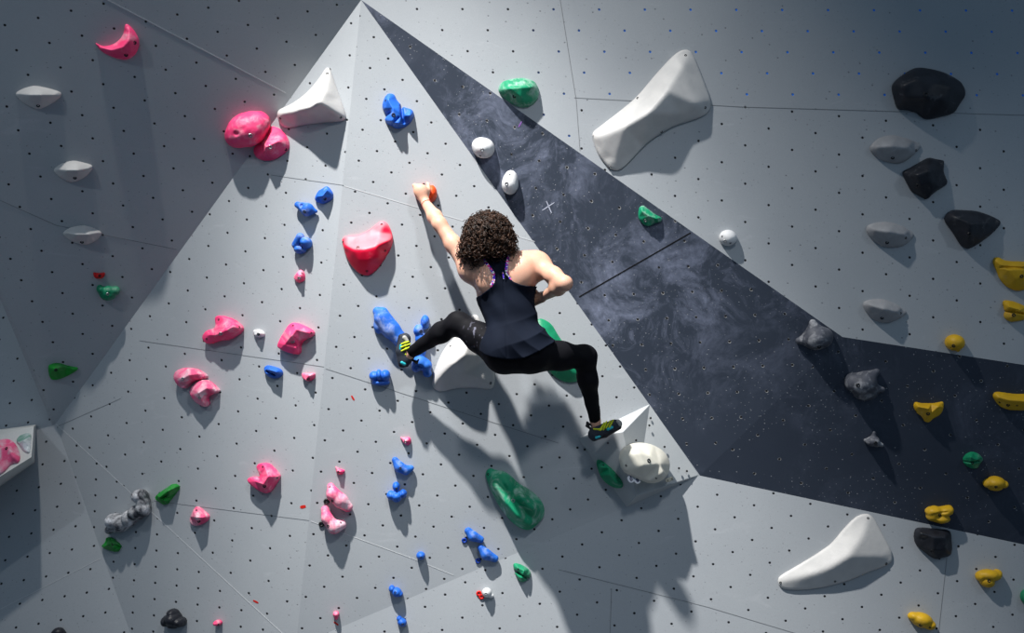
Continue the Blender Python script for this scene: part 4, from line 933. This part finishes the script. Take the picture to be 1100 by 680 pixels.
def body_fn():
    G = Grid(P(425, 490, -.72)-[0, 0, 0], P(690, 180, .02), .005)
    G = Grid([P(425, 400, 0)[0], -.76, P(600, 485, 0)[2]], [P(678, 400, 0)[0], .02, P(600, 180, 0)[2]], .005)
    torso(G); glutes(G)
    G.cap(P(533, 282, -.40), P(528, 262, -.395), .050, .050, .04)                 # neck
    G.ell(HC, (.074, .092, .100), None, .02)                                       # skull
    G.ell(HC+[-.002, .050, -.050], (.052, .048, .060), None, .03)                   # jaw
    G.ell(HC+[-.002, .097, -.022], (.011, .016, .020), None, .012)                  # nose
    G.ell(HC+[-.002, .090, -.062], (.022, .008, .007), None, .008)                  # lips
    G.ell(HC+[-.002, .088, -.088], (.018, .014, .014), None, .015)                  # chin
    for sx in (-1, 1):
        G.ell(HC+[-.002+sx*.029, .089, .002], (.014, .010, .009), None, .008, 'sub')
        G.ell(HC+[-.002+sx*.074, .004, -.015], (.007, .018, .029), None, .006)
    G.cap(HC+[-.018, .093, -.061], HC+[.014, .096, -.061], .0028, .0028, .003, 'sub')
    arm(G, SHL, ELL_, WRL); arm(G, SHR, ELR, WRR)
    leg(G, HPL, KNL, ANL, 0, -1); leg(G, HPR, KNR, ANR, 0, 1)
    # feet (inside the shoes)
    G.cap(ANL, P(436, 387, -.15), .026, .026, .02); G.cap(P(436, 387, -.15), P(435, 366, -.135), .028, .024, .02)
    G.cap(ANR, P(641, 465, -.165), .027, .027, .02); G.cap(P(641, 465, -.165), P(661, 457, -.165), .028, .022, .02)
    # left hand closed over the hold, thumb alongside
    KN = P(450.5, 200.5, -.118); w = P(459, 202.5, -.118)-P(443, 199, -.118)
    hand(G, WRL, P(452.5, 208, -.14), KN, w, [((-.001, .036, .006), .0088), ((.001, .025, -.012), .0082), ((.002, .010, -.016), .0075)],
         [P(458, 212, -.125), (P(460.5, 204, -.115), .0115), (P(460.3, 198.5, -.095), .0098), (P(459, 197, -.072), .0085)])
    G.ell(P(452, 205.5, -.135), (.038, .024, .038), None, .02)
    # right hand resting against the side of the waist
    KN2 = P(570, 323, -.315); w2 = np.array([.02, .25, 1.0])
    hand(G, WRR, P(577, 321, -.355), KN2, w2, [((-.028, .020, -.004), .0088), ((-.020, .016, -.004), .0082), ((-.014, .010, -.003), .0075)],
         [P(579, 317, -.36), (P(575, 313, -.34), .0115), (P(570, 311, -.32), .0098), (P(567, 311, -.31), .0085)])
    return G
ROOT = empty('person', P(556, 378, -.47), 'climber seen from behind in navy tank top and black leggings, spread across the wall', 'person')
G = body_fn(); V, Fq = G.mesh(); reloc(mesh_np('body', V, Fq, SK), ROOT); del G
# clothing -----------------------------------------------------------
def polyxz(G, pts, y=-.5, rnd=1):
    q = np.array([[P(a, b, y)[0], P(a, b, y)[2]] for a, b in pts]); q = chaikin(q, rnd) if rnd else q
    X = G.lo[0]+G.h*np.arange(G.d.shape[0]); Z = G.lo[2]+G.h*np.arange(G.d.shape[2])
    XX, ZZ = np.meshgrid(X, Z, indexing='ij')
    return poly_sdf(q, XX, ZZ)[:, None, :].astype(np.float32)
TLO = [P(490, 300, 0)[0], -.68, P(550, 400, 0)[2]]; THI = [P(612, 300, 0)[0], -.24, P(550, 255, 0)[2]]
TANK = [(519, 268), (521, 279), (527, 286), (532, 294), (532, 303), (526, 310), (514, 318.5), (500, 322), (500, 350), (500, 372), (514, 376), (524, 382), (545, 385.5), (562, 384.5), (578, 377), (590, 370), (606, 362), (606, 330), (600, 306), (577, 307.5), (562, 307), (549, 301.5), (542, 292), (543.5, 281), (547, 270), (546, 262), (535, 262)]
G = Grid(TLO, THI, .0042); torso(G, .008, .016)
glu = Grid(TLO, THI, .0042); glutes(glu, .025); G.d = smin(G.d, glu.d, .03); del glu
X = (G.lo[0]+G.h*np.arange(G.d.shape[0]))[:, None, None]; Yc = (G.lo[1]+G.h*np.arange(G.d.shape[1]))[None, :, None]; Z = (G.lo[2]+G.h*np.arange(G.d.shape[2]))[None, None, :]
zz = np.clip((2.27-Z)/.30, 0, 1)                                                        # folds grow towards the hem
t1 = Z*1.0-X*.75+.05*np.sin(9*X); t2 = Z*1.0+X*.9+.04*np.sin(11*X+1)
sharp = lambda a: 1-2*np.abs(np.sin(a/2))**.8
fold = zz*(.0115*sharp(t1*58)*(.5+.5*np.sin(7*X+3*Z))+.0095*sharp(t2*66+1)*(.5+.5*np.cos(9*X-4*Z)))
fold = fold+.0025*np.sin(t2*44)*(1-zz)
G.d = G.d-fold.astype(np.float32)
seamx = np.abs(X-(P(541, 300, -.5)[0]+(2.37-Z)*.05)); G.d = G.d+(.0025*np.exp(-(seamx/.004)**2)*(Yc < -.42)).astype(np.float32)
ref = Grid(TLO, THI, .0042); torso(ref, -.006, 0)                                        # hollow inside
G.d = np.maximum(G.d, polyxz(G, TANK)); G.d = np.maximum(G.d, -ref.d); del ref
V, Fq = G.mesh(); reloc(mesh_np('tank_top', V, Fq, NAVY), ROOT)
G = Grid(TLO, THI, .004); torso(G, .0045, 0)
BRA = [(518, 268), (518.5, 281), (523.5, 288), (528.5, 295), (528.5, 302), (522.5, 308.5), (511, 317), (500, 322), (500, 335), (606, 335), (600, 318), (575, 316), (556, 310), (546.5, 305), (545.3, 292), (546.8, 281), (549.5, 270), (546, 262), (535, 262)]
BRA = [(518, 268), (518.5, 281), (524.5, 287), (529, 295), (529, 302), (526, 306.5), (528, 312), (545, 312), (551, 302), (547, 297), (545.3, 291), (546.4, 281), (549.5, 270), (546, 262), (535, 262)]
ref = Grid(TLO, THI, .004); torso(ref, -.006, 0)
G.d = np.maximum(G.d, polyxz(G, BRA)); G.d = np.maximum(G.d, -ref.d)
t = NT('patterned_straps'); o_ = t.obj(); vo = t.n('ShaderNodeTexVoronoi'); t.l(o_, vo.inputs['Vector']); vo.inputs['Scale'].default_value = 130
sx_ = t.n('ShaderNodeSeparateColor'); t.l(vo.outputs['Color'], sx_.inputs[0])
c_ = t.mix(t.ramp(sx_.outputs[0], .48, .5), (.10, .03, .62, 1), (.75, .06, .30, 1)); c_ = t.mix(t.ramp(sx_.outputs[1], .72, .74), c_, (.8, .8, .85, 1))
PAT = t.done(c_, .7, .2)
V, Fq = G.mesh(); reloc(mesh_np('sports_bra', V, Fq, PAT), ROOT)
# leggings
G = Grid([P(425, 400, 0)[0], -.70, P(600, 470, 0)[2]], [P(678, 400, 0)[0], -.05, P(600, 325, 0)[2]], .005)
glutes(G, .006); leg(G, HPL, KNL, ANL, .0045, -1); leg(G, HPR, KNR, ANR, .0045, 1)
X = (G.lo[0]+G.h*np.arange(G.d.shape[0]))[:, None, None]; Yc = (G.lo[1]+G.h*np.arange(G.d.shape[1]))[None, :, None]; Z = (G.lo[2]+G.h*np.arange(G.d.shape[2]))[None, None, :]
G.d = G.d-(.0012*vnoise(X*22, Yc*22, Z*22, 3)+.0011*np.sin(70*(X*.5+Z)+2*np.sin(14*Yc)))
for kn, an, c in ((KNL, ANL, P(442.5, 378.5, -.16)), (KNR, ANR, P(640, 451, -.17))):
    d = (an-kn)/np.linalg.norm(an-kn); G.d = np.maximum(G.d, (X-c[0])*d[0]+(Yc-c[1])*d[1]+(Z-c[2])*d[2])
G.d = G.d.astype(np.float32)
V, Fq = G.mesh()
LEG = cloth_mat('black_leggings', (.0025, .0025, .0042, 1), (.004, .004, .006, 1), 700, .7, tuple(P(508, 356, -.5)-P(556, 378, -.47)))
reloc(mesh_np('leggings', V, Fq, LEG), ROOT)
# shoes ---------------------------------------------------------------
SB = cloth_mat('shoe_upper', (.028, .034, .045, 1), (.036, .042, .055, 1), 500, .6)
M['rubber'] = mat_plain('climbing_rubber', (.014, .014, .017, 1), .55); M['lime'] = mat_plain('lime_lace', (.55, .62, .02, 1), .6)
M['cyan'] = mat_plain('cyan_panel', (.02, .42, .48, 1), .5); M['rand'] = mat_plain('grey_suede', (.40, .39, .36, 1), .8)
def sm(name, prims, mat, parent, res=.0025, k=.01, wiggle=0):
    pts = np.array([q[0] for q in prims]+[q[1] for q in prims if len(q) == 4]); R = .06
    G = Grid(pts.min(0)-R, pts.max(0)+R, res)
    for q in prims:
        if len(q) == 4: G.cap(q[0], q[1], q[2], q[3], k)
        else: G.ell(q[0], q[1], None, k)
    V, Fq = G.mesh(); o = mesh_np(name, V, Fq, mat)
    off = ROOT.location if parent is ROOT else ROOT.location+parent.location
    o.data.transform(Matrix.Translation(-off)); o.parent = parent; return o
# left shoe: toe up on the long blue hold, seen from its side
LY = -.155
ls = sm('climbing_shoe', [(P(434.5, 387, LY), P(432.5, 377, LY), .037, .036), (P(432.5, 377, LY), P(435, 364, LY+.01), .037, .033), (P(437, 385, LY), P(440, 382, LY), .032, .030)], SB, ROOT)
sm('rand', [(P(431.5, 391, LY), P(428.8, 376, LY+.002), .020, .018), (P(428.8, 376, LY+.002), P(431.5, 362.5, LY+.01), .018, .020), (P(434, 392, LY-.004), P(437, 392, LY), .014, .012)], M['rubber'], ls)
sm('toe_patch', [(P(434.6, 362.8, LY-.020), P(437, 366, LY-.022), .013, .011)], M['rand'], ls)
for i, (a, b) in enumerate((((431.5, 369.5), (439, 367)), ((431, 373), (440.5, 369.5)), ((431.5, 377), (441, 372.5)))):
    sm('strap', [(P(*a, LY-.037), P((a[0]+b[0])/2, (a[1]+b[1])/2, LY-.041), .0050, .0050), (P((a[0]+b[0])/2, (a[1]+b[1])/2, LY-.041), P(*b, LY-.032), .0050, .0045)], M['lime'], ls, .002)
sm('side_panel', [(P(431, 371.5, LY-.030), P(430.3, 375, LY-.030), .0095, .008)], M['cyan'], ls, .002)
sm('heel_patch', [(P(432, 389.5, LY-.030), P(434.5, 391, LY-.030), .010, .009)], M['cyan'], ls, .002)
sm('pull_tab', [(P(442, 386, LY), P(447.5, 389.5, LY-.01), .008, .006), (P(447.5, 389.5, LY-.01), P(449.5, 386.5, LY-.01), .006, .005)], M['rubber'], ls, .002)
sm('collar', [(P(436, 380.5, LY-.030), P(440, 375.5, LY-.022), .0055, .0055), (P(436, 380.5, LY-.030), P(438, 385, LY-.026), .0055, .0055)], M['lime'], ls, .002)
# right shoe: standing on the volume
RY = -.185
rs = sm('climbing_shoe', [(P(638.5, 466.5, RY), P(643, 463.5, RY), .036, .034), (P(643, 463.5, RY), P(659.5, 456.5, RY+.012), .034, .028), (P(659.5, 456.5, RY+.012), P(663.5, 455.5, RY+.015), .028, .025)], SB, ROOT)
sm('rand', [(P(638, 470, RY), P(650, 466.5, RY), .019, .018), (P(650, 466.5, RY), P(664.5, 458.5, RY+.015), .018, .017), (P(638, 470, RY), P(635.5, 464, RY), .018, .014)], M['rubber'], rs)
sm('toe_patch', [(P(664, 452.6, RY-.006), P(665.7, 456, RY-.004), .012, .010)], M['rand'], rs)
for a, b in (((651, 459.5), (655.5, 452.3)), ((654.5, 459), (658.5, 451.5)), ((648, 461.5), (651.5, 453))):
    sm('strap', [(P(*a, RY-.030), P(*b, RY-.022), .0050, .0045)], M['lime'], rs, .002)
sm('side_panel', [(P(653, 461, RY-.027), P(657.5, 459, RY-.024), .009, .008)], M['cyan'], rs, .002)
sm('heel_patch', [(P(640.5, 470, RY-.030), P(644, 468.8, RY-.030), .008, .007)], M['cyan'], rs, .002)
sm('collar', [(P(638, 460.8, RY-.028), P(645, 461.5, RY-.032), .0055, .0055), (P(645, 461.5, RY-.032), P(649, 454.5, RY-.018), .0055, .0055)], M['lime'], rs, .002)
sm('pull_tab', [(P(635, 461, RY), P(630.5, 457.5, RY), .008, .006), (P(630.5, 457.5, RY), P(631, 454, RY), .006, .005), (P(631, 454, RY), P(635.5, 457, RY), .005, .005)], M['rubber'], rs, .002)
# wrist band
c = WRL*.86+ELL_*.14; ax_ = (ELL_-WRL)/np.linalg.norm(ELL_-WRL); t_ = np.cross(ax_, [0, 0, 1.]); t_ /= np.linalg.norm(t_); b_ = np.cross(ax_, t_)
bm = bmesh.new(); R = []
for i in range(28):
    a = 2*math.pi*i/28; d = t_*math.cos(a)+b_*math.sin(a)
    R.append([bm.verts.new(c+d*(.0305+.0016*math.cos(g*math.pi/3))+ax_*.0016*math.sin(g*math.pi/3)) for g in range(6)])
for i in range(28):
    for j in range(6): bm.faces.new((R[i][j], R[(i+1) % 28][j], R[(i+1) % 28][(j+1) % 6], R[i][(j+1) % 6]))
reloc(fill('wrist_cord', bm, M['red'], None, True), ROOT)
for sx in (-1, 1):
    e = sm('eye', [(HC+[-.002+sx*.029, .080, .002], (.0115, .0115, .0115))], M['plastic_white'], ROOT, .002)
    sm('iris', [(HC+[-.002+sx*.029, .0905, .002], (.0045, .002, .0045))], M['ink'], e, .0012)
# hair: dense curls over a cap ------------------------------------------------
t = NT('dark_brown_hair'); o_ = t.obj(); n_ = t.noise(o_, 55, 3)
HAIRM = None
col = t.mix(t.ramp(n_, .35, .7), (.008, .005, .004, 1), (.075, .034, .018, 1)); HAIRM = t.done(col, .46, .3)
hcap = P(524.5, 254, -.425)
G = Grid(hcap-.2, hcap+.2, .005)
G.ell(hcap+[0, -.005, .015], (.108, .104, .104), None, .03); G.ell(hcap+[-.03, -.02, -.045], (.092, .075, .075), None, .03); G.ell(hcap+[.045, -.02, -.035], (.078, .072, .068), None, .03)
G.ell(HC+[0, .13, -.04], (.062, .09, .105), None, .02, 'sub')
V, Fq = G.mesh(); hair = mesh_np('hair', V, Fq, HAIRM); 
bv = BVHTree.FromPolygons([Vector(v) for v in V], [tuple(int(i) for i in f) for f in Fq])
reloc(hair, ROOT)
rg = np.random.default_rng(11); VV = []; FF = []; base = 0
cent = hcap+[0, -.01, -.01]
n = 0
while n < 1500:
    d = rg.normal(size=3); d /= np.linalg.norm(d)
    if d[1] > .55 and d[2] < .5: continue
    h = bv.ray_cast(Vector(cent+d*.4), Vector(-d))
    if h[0] is None: continue
    if h[0][2] < P(530, 269, -.42)[2] and h[0][0] > P(514, 270, -.42)[0]: continue
    n += 1
    p = np.array(h[0])-d*.008
    out = d*1.0+np.array([0, -.1, -.35 if d[2] < .3 else .05])+rg.normal(size=3)*.55; out /= np.linalg.norm(out)
    L = rg.uniform(.026, .060)+(.012 if d[2] < -.2 and d[0] < -.1 else 0); cr = rg.uniform(.0065, .0115); turns = rg.uniform(1.7, 3.0)*L/.045; tr = rg.uniform(.0020, .0034); ph = rg.uniform(0, 6.28)
    N = 26; s_ = np.linspace(0, 1, N); axis = p[None]+out[None]*L*s_[:, None]+np.array([0, -.005, -.022])[None]*(s_[:, None]**2)
    e1 = np.cross(out, rg.normal(size=3)); e1 /= np.linalg.norm(e1); e2 = np.cross(out, e1)
    ang = ph+2*math.pi*turns*s_; rad = cr*np.minimum(1, .3+s_*2)
    pts = axis+(np.cos(ang)*rad)[:, None]*e1+(np.sin(ang)*rad)[:, None]*e2
    tan = np.gradient(pts, axis=0); tan /= np.linalg.norm(tan, axis=1)[:, None]
    f1 = np.cross(tan, out[None]+.01); f1 /= np.linalg.norm(f1, axis=1)[:, None]; f2 = np.cross(tan, f1)
    K = 4; rr = tr*(1-.45*s_**3)
    ring = np.stack([pts+(f1*math.cos(2*math.pi*k/K)+f2*math.sin(2*math.pi*k/K))*rr[:, None] for k in range(K)], 1).reshape(-1, 3)
    VV.append(ring)
    for i in range(N-1):
        for k in range(K): FF.append((base+i*K+k, base+i*K+(k+1) % K, base+(i+1)*K+(k+1) % K, base+(i+1)*K+k))
    FF.append(tuple(base+(N-1)*K+k for k in range(K))); base += N*K
cu = mesh_np('curls', np.concatenate(VV), FF, HAIRM)
cu.data.transform(Matrix.Translation(-ROOT.location)); cu.parent = hair; cu['kind'] = 'stuff'
# ---------------------------------------------------------------- floor, light
bm = bmesh.new()
for v in [(-5, -9, -.3), (5.5, -9, -.3), (5.5, -.3, -.3), (-5, -.3, -.3)]: bm.verts.new(v)
bm.faces.new(bm.verts[:])
r_ = bmesh.ops.extrude_face_region(bm, geom=bm.faces[:]); bmesh.ops.translate(bm, vec=(0, 0, -.3), verts=[v for v in r_['geom'] if isinstance(v, bmesh.types.BMVert)])
struct(fill('floor', bm, mat_plain('crash_mat_vinyl', (.10, .11, .13, 1), .6)))
def spot(name, loc, aim, W, ang, blend, size, col):
    d = bpy.data.lights.new(name, 'SPOT'); d.energy = W; d.spot_size = math.radians(ang); d.spot_blend = blend
    d.shadow_soft_size = size; d.color = col
    o = bpy.data.objects.new(name, d); COL.objects.link(o); o.location = loc
    o.rotation_euler = (Vector(aim)-Vector(loc)).to_track_quat('-Z', 'Y').to_euler(); return o
LP = (-2.19, -2.75, 8.8)
spot('stage_light', LP, P(632, 806, 0), 4250, 31, 1, .10, (1, .985, .96))
spot('stage_light', LP, P(632, 806, 0), 2150, 52, 1, .10, (1, .985, .96))  # wide cone added at the same lamp to shape its falloff
spot('side_light', (5.2, -3.2, 4.6), P(1000, 560, 0), 60, 60, .8, .08, (.8, .9, 1))
spot('left_light', (-4.6, -4.6, 5.6), (-2.65, 0, 2.3), 150, 44, 1, .08, (.85, .93, 1))
spot('front_light', (1.0, -5.2, 6.4), P(520, 400, 0), 420, 38, 1, .30, (.9, .95, 1))
w = bpy.data.worlds.new('world'); scn.world = w; w.use_nodes = True
w.node_tree.nodes['Background'].inputs[0].default_value = (.38, .58, .82, 1)
w.node_tree.nodes['Background'].inputs[1].default_value = .25
vs = scn.view_settings; vs.view_transform = 'Standard'; vs.look = 'None'; vs.exposure = 0; vs.gamma = 1; vs.use_curve_mapping = False
